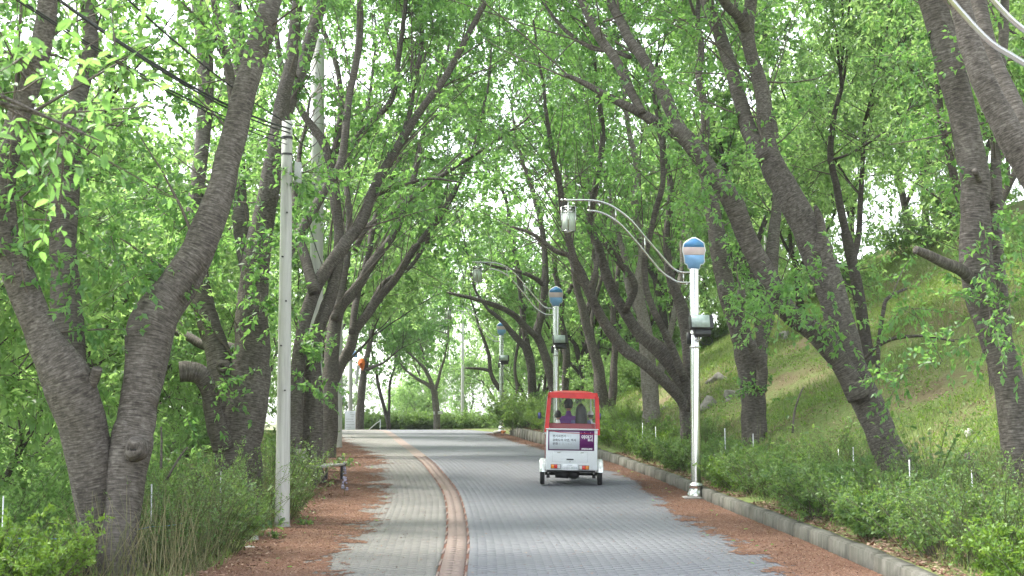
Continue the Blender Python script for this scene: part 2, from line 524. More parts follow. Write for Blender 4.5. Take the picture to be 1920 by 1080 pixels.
def band(name, xl, xr, y0, y1, dz, material, parent=None, step=.5, kind=None):
    ys = np.arange(y0, y1 + 1e-6, step)
    a = np.array([xl(y) for y in ys]); b = np.array([xr(y) for y in ys]); z = ZR(ys) + dz
    n = len(ys)
    m = 5
    f = np.linspace(0, 1, m)[None, :]
    X = a[:, None] * (1 - f) + b[:, None] * f
    Y = np.repeat(ys[:, None], m, 1); Z = np.repeat(z[:, None], m, 1)
    s = np.concatenate([[0], np.cumsum(np.hypot(np.diff(ys), np.diff((a + b) / 2)))])
    UV = np.stack([X - a[:, None], np.repeat(s[:, None], m, 1)], -1)
    i = np.arange(n - 1)[:, None] * m; j = np.arange(m - 1)[None, :]
    q = np.stack([i + j, i + j + 1, i + m + j + 1, i + m + j], -1).reshape(-1, 4)
    mb = MB(); mb.add(np.stack([X, Y, Z], -1), q, uv=UV.reshape(-1, 2))
    return mb.build(name, material, parent, True, kind)

SLF = lambda y: SR(y) - SW
road = empty('road', (0, 0, 0)); road['kind'] = 'structure'
walk = empty('pavement', (0, 0, 0)); walk['kind'] = 'structure'
strip = empty('terracotta_strip', (0, 0, 0)); strip['kind'] = 'structure'
Y_NEAR, Y_PAVE = 13.2, 38.0
band('joint_bed', SR, lambda y: KR(y) + .05, -10, Y_PAVE, -.012, M_JOINT, road)
band('far_paving', SR, lambda y: KR(y) + .05, Y_PAVE, 130, 0, M_ROAD_FAR, road)
band('joint_bed', lambda y: WL(y) - .05, SLF, -10, Y_PAVE, -.013, M_JOINT, walk)
band('far_paving', lambda y: WL(y) - .05, SLF, Y_PAVE, 130, 0, M_WALK_FAR, walk)
band('joint_bed', SLF, SR, -10, Y_PAVE, -.011, M_REDJOINT, strip)
band('far_paving', SLF, SR, Y_PAVE, 130, .002, M_STRIP, strip)

def paver_mesh(name, w, l, material, h=.008, c=.0006):
    mb = MB()
    x, y = w / 2, l / 2
    v = [(-x, -y, -h), (x, -y, -h), (x, y, -h), (-x, y, -h), (-x + c, -y + c, 0), (x - c, -y + c, 0), (x - c, y - c, 0), (-x + c, y - c, 0)]
    mb.add(v, q=[(4, 5, 6, 7), (0, 1, 5, 4), (1, 2, 6, 5), (2, 3, 7, 6), (3, 0, 4, 7)])
    return mb.mesh(name, material)

def lay(parent, xl, xr, pw, pl, material, gap, near=300, y0=Y_NEAR, y1=Y_PAVE, edge=None):
    """rows of pavers in running bond that follow the curve; the nearest ones are single parts"""
    me = paver_mesh('paver', pw - gap, pl - gap, material)
    base = np.array([v.co[:] for v in me.vertices])
    quads = np.array([p.vertices[:] for p in me.polygons])
    pos = []
    s = y0; row = 0
    while s < y1 - pl:
        yc = s + pl / 2
        dxdy = float((xr(yc + .2) - xr(yc - .2)) / .4)
        ang = -math.atan(dxdy)
        x0, x1 = float(xl(yc)), float(xr(yc))
        off = (row % 2) * pw / 2
        n = int((x1 - x0) / pw) + 2
        for k in range(n + 1):
            e0 = max(x0, x0 + off + (k - 1) * pw); e1 = min(x1, x0 + off + k * pw)
            if e1 - e0 < .02: continue
            pos.append(((e0 + e1) / 2, yc, float(ZR(yc)), (e1 - e0 - gap) / (pw - gap)))
        s += pl * math.cos(ang)
        row += 1
    pos = np.array(pos)
    jz = RNG.normal(0, .0007, len(pos)); ja = RNG.normal(0, .005, len(pos))
    tilt = RNG.normal(0, .002, (len(pos), 2))
    for i in range(min(near, len(pos))):
        o = bpy.data.objects.new('paver', me)
        COL.objects.link(o); o.parent = parent
        o.location = (pos[i, 0], pos[i, 1], pos[i, 2] + jz[i])
        o.rotation_euler = (tilt[i, 0], tilt[i, 1], ja[i])
        o.scale = (pos[i, 3], 1, 1)
    P = pos[near:]
    if len(P):
        ca, sa = np.cos(ja[near:] ), np.sin(ja[near:])
        V = np.zeros((len(P), 8, 3))
        bx_ = base[None, :, 0] * P[:, 3:4]
        V[:, :, 0] = bx_ * ca[:, None] - base[None, :, 1] * sa[:, None] + P[:, 0:1]
        V[:, :, 1] = bx_ * sa[:, None] + base[None, :, 1] * ca[:, None] + P[:, 1:2]
        V[:, :, 2] = base[None, :, 2] + P[:, 2:3] + jz[near:, None] + base[None, :, 0] * tilt[near:, 0:1] + base[None, :, 1] * tilt[near:, 1:2]
        q = (np.arange(len(P)) * 8)[:, None, None] + quads[None]
        mb = MB(); mb.add(V.reshape(-1, 3), q.reshape(-1, 4))
        mb.build('paver_field', material, parent, False, 'stuff')
lay(road, SR, lambda y: KR(y) + .02, .2, .1, M_ROAD, .0018)
lay(walk, lambda y: WL(y) - .02, SLF, .2, .1, M_WALK, .0018)
lay(strip, lambda y: SLF(y) + .03, lambda y: SR(y) - .03, .24, .12, M_STRIP, .003)
lay(strip, lambda y: SLF(y), lambda y: SLF(y) + .026, .025, .60, M_STRIP, .0015, near=30)
lay(strip, lambda y: SR(y) - .026, lambda y: SR(y), .025, .60, M_STRIP, .0015, near=30)

def kerb_mat():
    m, n, l, p = mat('kerb_concrete')
    g = n.new('ShaderNodeNewGeometry')
    n1 = noise(n, l, 3.5, g.outputs['Position'], 6, .65, .6)
    mp = n.new('ShaderNodeMapping'); mp.inputs['Scale'].default_value = (9, 9, 1.2); l.new(g.outputs['Position'], mp.inputs[0])
    n2 = noise(n, l, 1.3, mp.outputs[0], 4, .6)
    n3 = noise(n, l, 70, g.outputs['Position'], 3, .7)
    r = ramp(n, [(.28, (.040, .043, .030)), (.5, (.105, .102, .082)), (.75, (.22, .21, .185))])
    a = n.new('ShaderNodeMath'); a.operation = 'ADD'
    b = n.new('ShaderNodeMath'); b.operation = 'MULTIPLY'; b.inputs[1].default_value = .5; l.new(n1.outputs['Fac'], b.inputs[0])
    c = n.new('ShaderNodeMath'); c.operation = 'MULTIPLY'; c.inputs[1].default_value = .5; l.new(n2.outputs['Fac'], c.inputs[0])
    l.new(b.outputs[0], a.inputs[0]); l.new(c.outputs[0], a.inputs[1]); l.new(a.outputs[0], r.inputs[0])
    l.new(r.outputs[0], p.inputs['Base Color']); p.inputs['Roughness'].default_value = .9
    bump(n, l, n3.outputs['Fac'], .5, .006, p)
    return m
M_KERB = kerb_mat()
kerb = empty('kerb', (0, 0, 0)); kerb['kind'] = 'structure'
y = 11.0
rk = random.Random(3)
while y < 57.5:
    L = 1.0
    dx = float(KR(y + 1) - KR(y)); ll = math.hypot(dx, 1.0)
    y2 = y + L / ll
    a = Vector((float(KR(y)), y, float(ZR(y)))); b = Vector((float(KR(y2)), y2, float(ZR(y2))))
    h = float(KH((y + y2) / 2)) + rk.uniform(-.008, .008)
    d = (b - a); ln = d.length - .004
    mb = MB()
    bm = bmesh.new(); bmesh.ops.create_cube(bm, size=1.0)
    for v in bm.verts:
        v.co = Vector((v.co.x * KW + (0 if v.co.z < 0 else .012), v.co.y * ln, v.co.z * (h + .12)))
    bmesh.ops.bevel(bm, geom=[e for e in bm.edges if all(v.co.z > 0 for v in e.verts)], offset=.016, segments=2, affect='EDGES')
    mb.bm(bm)
    o = mb.build('kerb_stone', M_KERB, kerb, False)
    o.location = ((a + b) / 2) + Vector((KW / 2 + rk.uniform(-.006, .006), 0, (h - .12) / 2))
    o.rotation_euler = (math.atan2(d.z, d.y), 0, -math.atan2(d.x, d.y) + rk.uniform(-.006, .006))
    y = y2

# ------------------------------------------------------------------ fallen bud litter on both sides
def litter_mat():
    m, n, l, p = mat('fallen_bud_litter')
    g = n.new('ShaderNodeNewGeometry')
    n1 = noise(n, l, 45, g.outputs['Position'], 4, .75)
    n2 = noise(n, l, 1.2, g.outputs['Position'], 4, .6)
    r = ramp(n, [(.3, (.080, .040, .027)), (.52, (.170, .092, .062)), (.74, (.31, .20, .145))])
    a = n.new('ShaderNodeMath'); a.operation = 'MULTIPLY_ADD'; l.new(n2.outputs['Fac'], a.inputs[0]); a.inputs[1].default_value = .35
    b = n.new('ShaderNodeMath'); b.operation = 'MULTIPLY'; b.inputs[1].default_value = .72; l.new(n1.outputs['Fac'], b.inputs[0])
    l.new(b.outputs[0], a.inputs[2]); l.new(a.outputs[0], r.inputs[0])
    l.new(r.outputs[0], p.inputs['Base Color']); p.inputs['Roughness'].default_value = .95; p.inputs['Specular IOR Level'].default_value = .1
    bump(n, l, n1.outputs['Fac'], .6, .01, p)
    return m
M_LITTER = litter_mat()
M_FLAKE = leaf_mat('bud_scale', (.10, .048, .032), (.21, .112, .072), (.42, .30, .22), (.16, .08, .04), .1, .8)
LB = curve([(8, -1.2), (14.2, -1.42), (18, -1.55), (23, -1.85), (31, -2.35), (38, -3.2), (46, -4.6), (55, -6.3), (62, -7.6), (75, -11)], 8)
RB = curve([(8, 2.5), (14.2, 2.5), (19.2, 2.38), (23.2, 2.28), (28, 2.35), (32, 1.95), (43, .55), (60, -1.35), (70, -3.4)], 8)

def litter(name, x0f, x1f, edge, y0, y1, cell, nfl, label, seed):
    mb = MB()
    ys = np.arange(y0, y1, cell * 1.5)
    allv = []; fl = []
    rng = np.random.default_rng(seed)
    for yy in ys:
        a, b = float(x0f(yy)), float(x1f(yy))
        xs = np.arange(a, b, cell)
        if not len(xs): continue
        e = (xs - a) if edge == 'L' else (b - xs)        # distance from the bare-paving edge
        w = (b - a)
        nz = vnoise(xs * 2.2, np.full_like(xs, yy * 2.2), seed) * .6 + vnoise(xs * 7, np.full_like(xs, yy * 7), seed + 1) * .4
        keep = e / w > (nz * .62 - .15 + .20 * rng.random(len(xs)))
        for x in xs[keep]:
            allv.append((x, yy))
    A = np.array(allv)
    n = len(A)
    j = lambda: rng.uniform(-.35, .35, n) * cell
    Z = ZR(A[:, 1]) + .004 + rng.uniform(0, .003, n)
    h = cell * .62
    V = np.stack([np.stack([A[:, 0] - h + j(), A[:, 1] - h * 1.6 + j(), Z], 1), np.stack([A[:, 0] + h + j(), A[:, 1] - h * 1.6 + j(), Z], 1),
                  np.stack([A[:, 0] + h + j(), A[:, 1] + h * 1.6 + j(), Z], 1), np.stack([A[:, 0] - h + j(), A[:, 1] + h * 1.6 + j(), Z], 1)], 1)
    mb.add(V.reshape(-1, 3), q=np.arange(n * 4).reshape(-1, 4))
    o = mb.build(name, M_LITTER, None, False, 'stuff')
    tag(o, label, 'litter')
    # loose flakes, thick on the litter and thinning out over the paving
    k = rng.integers(0, n, nfl)
    sp = np.where(rng.random(nfl) < .3, .32, .10)
    P = np.stack([A[k, 0] + rng.normal(0, 1, nfl) * sp, A[k, 1] + rng.normal(0, 1, nfl) * sp * 1.3, np.zeros(nfl)], 1)
    P = P[(P[:, 0] < KR(P[:, 1]) - .01)]; nfl = len(P)
    P[:, 2] = ZR(P[:, 1]) + .008
    a = rng.uniform(0, 6.28, nfl)
    D = np.stack([np.cos(a), np.sin(a), rng.uniform(-.1, .45, nfl)], 1)
    N = nrm(np.stack([rng.normal(0, .5, nfl), rng.normal(0, .5, nfl), np.ones(nfl)], 1))
    mf = MB(); mf.blades(P, D, N, rng.uniform(.010, .026, nfl), rng.uniform(.006, .013, nfl), rng.random(nfl))
    mf.build('bud_scales', M_FLAKE, o, False, 'stuff')
litter('bud_litter', lambda y: WL(y) - .3, LB, 'R', 12.5, 64, .045, 76000, 'reddish brown fallen bud litter covering the left pavement edge', 11)
litter('bud_litter', RB, lambda y: KR(y) + .0, 'L', 12.5, 60, .045, 46000, 'reddish brown fallen bud litter along the right kerb', 21)

# ------------------------------------------------------------------ trees
LAMPS = [(3.37, 8.5), (3.23, 26.0), (1.24, 41.5), (-.44, 61.2)]

def catmull(P, per):
    P = np.asarray(P, float)
    Q = np.concatenate([[2 * P[0] - P[1]], P, [2 * P[-1] - P[-2]]])
    out = []
    for i in range(1, len(Q) - 2):
        t = np.linspace(0, 1, per, endpoint=False)[:, None]
        a, b, c, d = Q[i - 1], Q[i], Q[i + 1], Q[i + 2]
        out.append(.5 * ((2 * b) + (-a + c) * t + (2 * a - 5 * b + 4 * c - d) * t ** 2 + (-a + 3 * b - 3 * c + d) * t ** 3))
    out.append(P[-1:])
    return np.concatenate(out)

def clear_mask(P):
    """leaves and twigs that would hang into the road's headroom, round the lamps or against the poles are pruned"""
    x, y, z = P[:, 0], P[:, 1], P[:, 2]
    zr = ZR(y)
    bad = (x > WL(y) + .2) & (x < KR(y) + .6) & (z < zr + 3.6 + .012 * np.clip(y, 0, 60)) & (y < 72)
    for lx, ly in LAMPS:
        bad |= (x > lx - 2.7) & (x < lx + .6) & (y > ly - 7) & (y < ly + .8) & (z < zr + 5.7)
    for px_, py_, h_ in ((-3.17, 20.5, 5.5), (-4.27, 32, 9.8), (-5.05, 43, 5.8)):
        bad |= (x > px_ - .35) & (x < px_ + .35) & (y > py_ - 6) & (y < py_ + .3) & (z < zr + h_)
    return ~bad

def grow(out, p, d, r, L, lev, maxlev, rng, up=.10, wob=.22, spread=.75):
    n = 6
    pts = [p.copy()]; rad = [r]
    for i in range(n):
        d = d + rng.normal(0, wob, 3) * .5 + np.array([0, 0, up])
        d /= np.linalg.norm(d)
        p = p + d * L / n
        pts.append(p.copy()); rad.append(r * (1 - .45 * (i + 1) / n))
    out.append((np.array(pts), np.array(rad), lev))
    if lev < maxlev:
        k = 2 if rng.random() < .55 else 3
        for i in range(k):
            q = d + unit(rng, 1)[0] * spread
            q /= np.linalg.norm(q)
            grow(out, p, q, rad[-1] * .78, L * rng.uniform(.62, .85), lev + 1, maxlev, rng, up, wob, spread)
        q = d + unit(rng, 1)[0] * 1.1; q /= np.linalg.norm(q)
        grow(out, pts[3], q, rad[3] * .55, L * .6, lev + 1, maxlev, rng, up, wob, spread)

def foliage(carriers, wood, crown, rng, nsec, ntert, nleaf, lsize, away=0.0, sec_len=(.6, 1.7), fine=False, bare=.0, prune=True, up=.18, wide=.52, twig_show=.34):
    """side branches, twigs and leaves along the carrier limbs (pts, radii, weight, start fraction)"""
    seg = []; w = []
    for pts, rad, wt, t0 in carriers:
        k0 = int(len(pts) * t0)
        for i in range(k0, len(pts) - 1):
            seg.append((pts[i], pts[i + 1], rad[i])); w.append(np.linalg.norm(pts[i + 1] - pts[i]) * wt)
    if not seg: return
    w = np.array(w); w /= w.sum()
    A = np.array([s[0] for s in seg]); B = np.array([s[1] for s in seg]); R = np.array([s[2] for s in seg])
    k = rng.choice(len(seg), nsec, p=w)
    t = rng.random(nsec)[:, None]
    P0 = A[k] * (1 - t) + B[k] * t
    T = nrm(B[k] - A[k])
    D = T * .45 + unit(rng, nsec) * .95 + np.array([0, 0, up])
    if away:
        D[:, 1] = np.where(rng.random(nsec) < away, np.abs(D[:, 1]) + .1, D[:, 1])
    D = nrm(D)
    Ls = rng.uniform(sec_len[0], sec_len[1], nsec)
    bend = unit(rng, nsec) * .25 + np.array([0, 0, .05])
    tt = np.linspace(0, 1, 4)
    S = P0[:, None] + D[:, None] * (Ls[:, None] * tt)[..., None] + bend[:, None] * (Ls[:, None] * tt ** 2)[..., None]
    ok = clear_mask(S[:, 2]) & clear_mask(S[:, 3]) if prune else np.ones(nsec, bool)
    S = S[ok]; Rk = np.minimum(R[k][ok] * .5, .022) * rng.uniform(.6, 1.1, ok.sum())
    wood.batch(S, np.stack([Rk, Rk * .75, Rk * .5, Rk * .25], 1), 3)
    ns = len(S)
    leafy = rng.random(ns) >= bare
    # twigs
    m = ns * ntert
    ks = np.repeat(np.arange(ns), ntert)
    t = rng.uniform(.2, 1, m)[:, None]
    i0 = np.minimum((t[:, 0] * 3).astype(int), 2); f = t * 3 - i0[:, None]
    P1 = S[ks, i0] * (1 - f) + S[ks, i0 + 1] * f
    D1 = nrm(nrm(S[ks, 3] - S[ks, 0]) * .7 + unit(rng, m) * .9 + np.array([0, 0, .02]))
    L1 = rng.uniform(.25, .75, m)
    E1 = P1 + D1 * L1[:, None] - np.array([0, 0, 1]) * (L1 * .12)[:, None]
    ok = (clear_mask(E1) if prune else np.ones(m, bool))
    P1, D1, L1, E1, ks = P1[ok], D1[ok], L1[ok], E1[ok], ks[ok]
    dr = rng.random(len(P1)) < twig_show
    wood.batch(np.stack([P1[dr], E1[dr]], 1), np.stack([np.full(dr.sum(), .0055), np.full(dr.sum(), .002)], 1), 3)
    # leaves
    lf = leafy[ks]
    P1, D1, L1, E1, ks = P1[lf], D1[lf], L1[lf], E1[lf], ks[lf]
    n = len(P1) * nleaf
    kt = np.repeat(np.arange(len(P1)), nleaf)
    t = rng.uniform(.1, 1.05, n)[:, None]
    P2 = P1[kt] * (1 - t) + E1[kt] * t + rng.normal(0, .012, (n, 3))
    D2 = nrm(D1[kt] * .55 + unit(rng, n) * .8 + np.array([0, 0, -.32]))
    N2 = nrm(unit(rng, n) * .75 + np.array([0, 0, 1.0]))
    ok = clear_mask(P2) if prune else np.ones(n, bool)
    P2, D2, N2 = P2[ok], D2[ok], N2[ok]
    L2 = lsize * rng.uniform(.65, 1.2, len(P2))
    # colour drifts from clump to clump as well as leaf to leaf
    cl = rng.random(ns)[ks][kt][ok]
    rnd = np.clip(.5 * cl + .5 * rng.random(len(P2)), 0, 1)
    crown.leaves(P2, D2, N2, L2, L2 * wide, rnd, fine)

def traced_tree(name, label, limbs, seed, nsec, ntert=7, nleaf=15, lsize=.10, fine=False, away=.8, start=.35, ext=None, bare=.1, base=None, sprays=(), knots=(), sides=14, group=None, sec_len=(.6, 1.7), root=True, whips=30, bark=None):
    """limbs: dicts p=[(px,py,width px)...], d=(d0,d1), ext=(metres, levels), leaf weight"""
    rng = np.random.default_rng(seed)
    wood = MB(); twigs = MB(); crown = MB()
    carriers = []
    holes = []
    b0 = None
    ends = []
    for li, lb in enumerate(limbs):
        pts = lb['p']; d0, d1 = lb['d']
        xy = np.array([(a, b) for a, b, c in pts], float)
        s = np.concatenate([[0], np.cumsum(np.hypot(*np.diff(xy, axis=0).T))]); s /= s[-1]
        W = []; Rr = []
        for (a, b, c), f in zip(pts, s):
            d = d0 + (d1 - d0) * f
            W.append(at(a, b, d)[:]); Rr.append(c / 2 * d / F_PX)
        W = np.array(W); Rr = np.array(Rr)
        if lb.get('root', False):
            g = tz(W[0, 0], W[0, 1])
            z0 = W[0, 2]
            if z0 > g + .05:
                dirn = W[0] - W[1]; k = (z0 - g) / max(.15, -dirn[2]) if dirn[2] < 0 else 0
                foot = W[0] + dirn * min(k, .8)
                foot[2] = tz(foot[0], foot[1]) - .05
                mid = (W[0] + foot) / 2
                W = np.concatenate([[foot - np.array([0, 0, .25]), foot, mid], W])
                Rr = np.concatenate([[Rr[0] * 1.6, Rr[0] * 1.35, Rr[0] * 1.1], Rr])
            else:
                W = np.concatenate([[W[0] - np.array([0, 0, .5])], W])
                Rr = np.concatenate([[Rr[0] * 1.35], Rr])
            if b0 is None: b0 = W[1].copy()
        full = catmull(np.concatenate([W, Rr[:, None]], 1), 8 if Rr[0] > .15 else 5)
        P, R = full[:, :3], np.maximum(full[:, 3], .004)
        P = P + np.stack([vnoise(np.arange(len(P)) * .35, np.full(len(P), seed + li), 5) - .5, np.zeros(len(P)), np.zeros(len(P))], 1) * R[:, None] * .10
        cut = lb.get('cut', False)
        if not cut: pass
        wood.tube(P, R, (22 if R[0] > .15 else sides) if R[0] > .06 else 8, True, 1.0, .05 if R[0] > .05 else .03, seed * 1.7 + li)
        if lb.get('w', 1) > 0:
            carriers.append((P, R, lb.get('w', 1), lb.get('t0', start)))
        if lb.get('ext'):
            Lx, lv = lb['ext']
            dd = nrm(P[-1] - P[-4])
            out = []
            q = dd + np.array([0, 0, .15])
            grow(out, P[-1], nrm(q), R[-1] * .95, Lx, 0, lv, rng)
            for pp, rr, lev in out:
                f = catmull(np.concatenate([pp, rr[:, None]], 1), 2)
                wood.tube(f[:, :3], np.maximum(f[:, 3], .006), 6 if lev < 1 else 3, False, 1.0, .03, seed + lev)
                carriers.append((f[:, :3], f[:, 3], 1.25 if lev else .8, .15))
    for kx, ky, kd, kr in knots:
        c = at(kx, ky, kd)
        pts = [c + Vector((0, .12, 0)), c + Vector((0, .02, 0)), c + Vector((0, -.02, 0)), c + Vector((0, -.032, 0)), c + Vector((0, -.022, 0)), c + Vector((0, .02, 0)), c + Vector((0, .07, 0))]
        wood.tube(pts, [kr * 1.9, kr * 1.6, kr * 1.2, kr * .9, kr * .6, kr * .45, kr * .4], 16, False, 1.0, .10, kx)
        holes.append((c, kr * .74))
    if whips:
        segs = [(c[0][i], c[0][i + 1], c[1][i]) for c in carriers for i in range(int(len(c[0]) * max(.3, c[3] - .1)), len(c[0]) - 1)]
        k = rng.integers(0, len(segs), whips)
        A = np.array([segs[i][0] for i in k]); B = np.array([segs[i][1] for i in k]); rr0 = np.array([segs[i][2] for i in k])
        T = nrm(B - A)
        D = nrm(T * 1.0 + unit(rng, whips) * .42 + np.array([0, .08, .05]))
        L = rng.uniform(1.6, 4.2, whips)
        bend = unit(rng, whips) * .22 + np.array([0, 0, -.06])
        tt = np.linspace(0, 1, 7)
        S = A[:, None] + D[:, None] * (L[:, None] * tt)[..., None] + bend[:, None] * (L[:, None] * tt ** 2)[..., None] + rng.normal(0, .025, (whips, 7, 3)) * tt[None, :, None]
        ok = clear_mask(S[:, 3]) & clear_mask(S[:, 6])
        S = S[ok]; r0 = np.minimum(rr0[ok] * .45, .017) * rng.uniform(.6, 1.1, ok.sum())
        twigs.batch(S, r0[:, None] * np.linspace(1, .22, 7)[None], 4)
        for i in range(len(S)):
            carriers.append((S[i], np.full(7, .006), .5, .45))
    foliage(carriers, twigs, crown, rng, nsec, ntert, nleaf, lsize, away, sec_len, fine, bare)
    for sx, sy, sd_, sr, sn in sprays:
        c = np.array(at(sx, sy, sd_)[:])
        n = sn
        a = unit(rng, 6)
        car = [(np.stack([c - a[i] * sr * .7, c + a[i] * sr * .7]), np.array([.008, .004]), 1, 0) for i in range(6)]
        foliage(car, twigs, crown, rng, max(3, n // 60), 4, 15, lsize, 0, (sr * .5, sr * 1.1), fine, 0, False, -.05)
    e = empty(name, b0 if b0 is not None else (0, 0, 0))
    inv = Matrix.Translation(-Vector(e.location))
    for mbx, nm, mt, sm, kd in ((wood, 'trunk', bark or M_BARK, True, None), (twigs, 'twigs', M_TWIG, False, 'stuff'), (crown, 'crown', M_LEAF, False, 'stuff')):
        if mbx.n:
            mbx.v = [v - np.array(e.location[:]) for v in mbx.v]
            mbx.build(nm, mt, e, sm, kd)
    for c, kr in holes:
        m = MB(); m.lathe([(0, 0), (kr, 0), (kr * .9, .03)], n=12, axis='Y'); o = m.build('hole_shade_disc', M_HOLE_SHADE, e); o.location = c - e.location + Vector((0, -.027, 0)); o.scale = (.68, 1, 1.15)  # dark disc just behind the knot lip, standing in for shade in the hollow
    tag(e, label, 'tree', group)
    return e
M_HOLE_SHADE = plain('knot_hole_shade_black', (.012, .010, .008), .95)  # near-black colour paints the shade inside the knot holes

NEAR_L = 'cherry trees lining the left edge of the road'
NEAR_R = 'cherry trees lining the right kerb of the road'
# --- left row
traced_tree('cherry_tree', 'large forked cherry tree with a round knot hole at the bottom left', [
    dict(p=[(196, 985, 92), (170, 860, 92), (140, 750, 96), (118, 695, 90), (78, 625, 64), (38, 530, 58), (8, 430, 52), (6, 330, 46), (28, 245, 44), (56, 160, 42), (78, 80, 40), (92, -10, 38)], d=(15.2, 14.4), root=True, ext=(2.2, 1), t0=.5),
    dict(p=[(132, 740, 60), (128, 640, 62), (122, 540, 56), (119, 450, 52), (126, 300, 48), (140, 200, 38), (170, 90, 28), (160, -10, 24)], d=(15.3, 16.6), ext=(2.0, 1), t0=.4),
    dict(p=[(218, 1075, 74), (226, 980, 66), (240, 890, 74), (248, 830, 76), (258, 770, 68), (268, 690, 72), (284, 610, 80), (318, 550, 70), (355, 497, 62), (384, 440, 60), (414, 352, 55), (440, 252, 48), (464, 150, 45), (494, 55, 42), (512, -15, 40)], d=(14.8, 16.4), root=True, ext=(2.6, 2), t0=.55),
    dict(p=[(275, 760, 40), (292, 680, 46), (312, 600, 44), (352, 535, 40), (392, 455, 36), (428, 330, 30), (440, 210, 22), (420, 90, 18), (400, -10, 14)], d=(15.2, 17.8), ext=(1.5, 1), t0=.6),
    dict(p=[(165, 735, 22), (178, 705, 22), (182, 690, 20)], d=(15.0, 14.9), w=0),
], 101, 330, 7, 16, .095, False, .75, knots=[(251, 843, 14.74, .066)], bare=.05, group=NEAR_L,
    sprays=[(95, 320, 14.6, .5, 500), (160, 420, 14.9, .5, 400), (250, 480, 15.5, .6, 500), (520, 60, 15.5, .6, 400)])
traced_tree('cherry_tree', 'cherry tree with a sawn off stub beside the front concrete pole', [
    dict(p=[(455, 955, 84), (448, 860, 88), (455, 780, 82), (466, 710, 74), (475, 640, 62), (473, 580, 60), (480, 490, 52), (498, 390, 44), (514, 290, 36), (527, 200, 28), (545, 125, 24), (553, 50, 22), (560, -15, 20)], d=(21.5, 22.5), root=True, ext=(2.8, 2)),
    dict(p=[(516, 275, 24), (548, 185, 22), (576, 95, 25), (600, 10, 24), (606, -20, 22)], d=(22.3, 24), ext=(2.5, 2), t0=.2),
    dict(p=[(424, 800, 50), (418, 720, 52), (405, 650, 46), (385, 585, 40), (372, 520, 36), (362, 430, 30), (372, 330, 28), (385, 200, 30), (383, 90, 32), (372, -10, 30)], d=(21.6, 23.5), ext=(2.5, 2)),
    dict(p=[(420, 840, 44), (403, 790, 36), (392, 735, 34), (376, 705, 38), (352, 697, 40), (337, 698, 40)], d=(21.4, 21.0), w=0),
    dict(p=[(478, 560, 34), (455, 440, 34), (445, 330, 30), (450, 200, 28), (447, 80, 26), (440, -10, 22)], d=(22.0, 24.5), ext=(2.2, 2)),
    dict(p=[(420, 900, 26), (385, 905, 22), (368, 892, 14), (360, 878, 6)], d=(21.3, 20.9), w=0),
    dict(p=[(500, 700, 20), (440, 655, 20), (385, 648, 18), (340, 625, 16), (290, 612, 13), (235, 590, 9)], d=(22.5, 24.5), w=.7),
], 102, 340, 7, 16, .102, False, .8, bare=.05, group=NEAR_L,
    sprays=[(400, 735, 20.8, .35, 300), (485, 545, 20.9, .45, 420), (560, 330, 21.5, .5, 400), (470, 480, 21.0, .5, 400), (440, 300, 20.5, .6, 500), (340, 480, 21, .7, 500), (340, 330, 20, .7, 500)],
    knots=[(417, 688, 21.42, .06)])
traced_tree('cherry_tree', 'cherry tree with two close stems standing behind the bench', [
    dict(p=[(545, 905, 30), (553, 800, 28), (558, 700, 26), (568, 615, 25), (587, 552, 25), (602, 520, 26), (630, 482, 25), (650, 453, 24), (677, 417, 22), (696, 367, 19), (716, 325, 18), (755, 260, 17), (786, 210, 15), (835, 145, 13), (875, 70, 11), (915, -5, 9)], d=(28.5, 30), root=True, ext=(1.8, 1), t0=.55),
    dict(p=[(584, 870, 42), (586, 760, 38), (586, 660, 32), (599, 612, 26), (617, 565, 24), (630, 515, 22), (636, 460, 20), (634, 420, 19), (628, 370, 20), (622, 315, 18), (605, 265, 17), (565, 208, 14), (530, 130, 11), (515, 40, 9)], d=(29, 29.5), root=True, ext=(2.2, 2), t0=.45),
    dict(p=[(622, 320, 15), (633, 255, 14), (640, 195, 12), (630, 120, 10), (600, 40, 9), (590, -10, 8)], d=(29.3, 30.5), ext=(1.6, 1)),
    dict(p=[(590, 548, 22), (574, 490, 20), (562, 445, 16), (552, 380, 12), (560, 300, 10)], d=(28.8, 30), ext=(1.5, 1)),
    dict(p=[(532, 500, 18), (552, 452, 18), (585, 400, 18), (612, 350, 16), (640, 300, 15), (655, 180, 14), (672, 90, 14), (676, -10, 12)], d=(28, 29.5), ext=(2.2, 2)),
    dict(p=[(636, 315, 13), (668, 262, 13), (698, 228, 12), (735, 185, 11), (747, 110, 10), (756, 45, 9), (762, -10, 8)], d=(29.5, 31), ext=(1.8, 1)),
    dict(p=[(745, 275, 11), (765, 225, 10), (776, 160, 9), (790, 85, 9), (791, -10, 8)], d=(29.8, 31), ext=(1.8, 1)),
    dict(p=[(690, 378, 8), (715, 362, 7), (750, 350, 6), (785, 338, 6), (815, 335, 5), (865, 342, 3)], d=(30, 29), w=0),
], 103, 640, 7, 14, .125, False, .85, whips=170, sec_len=(.6, 2.1), bare=.30, group=NEAR_L, sprays=[(560, 640, 28.2, .5, 300), (600, 690, 28, .4, 250), (540, 420, 27, .6, 300)])
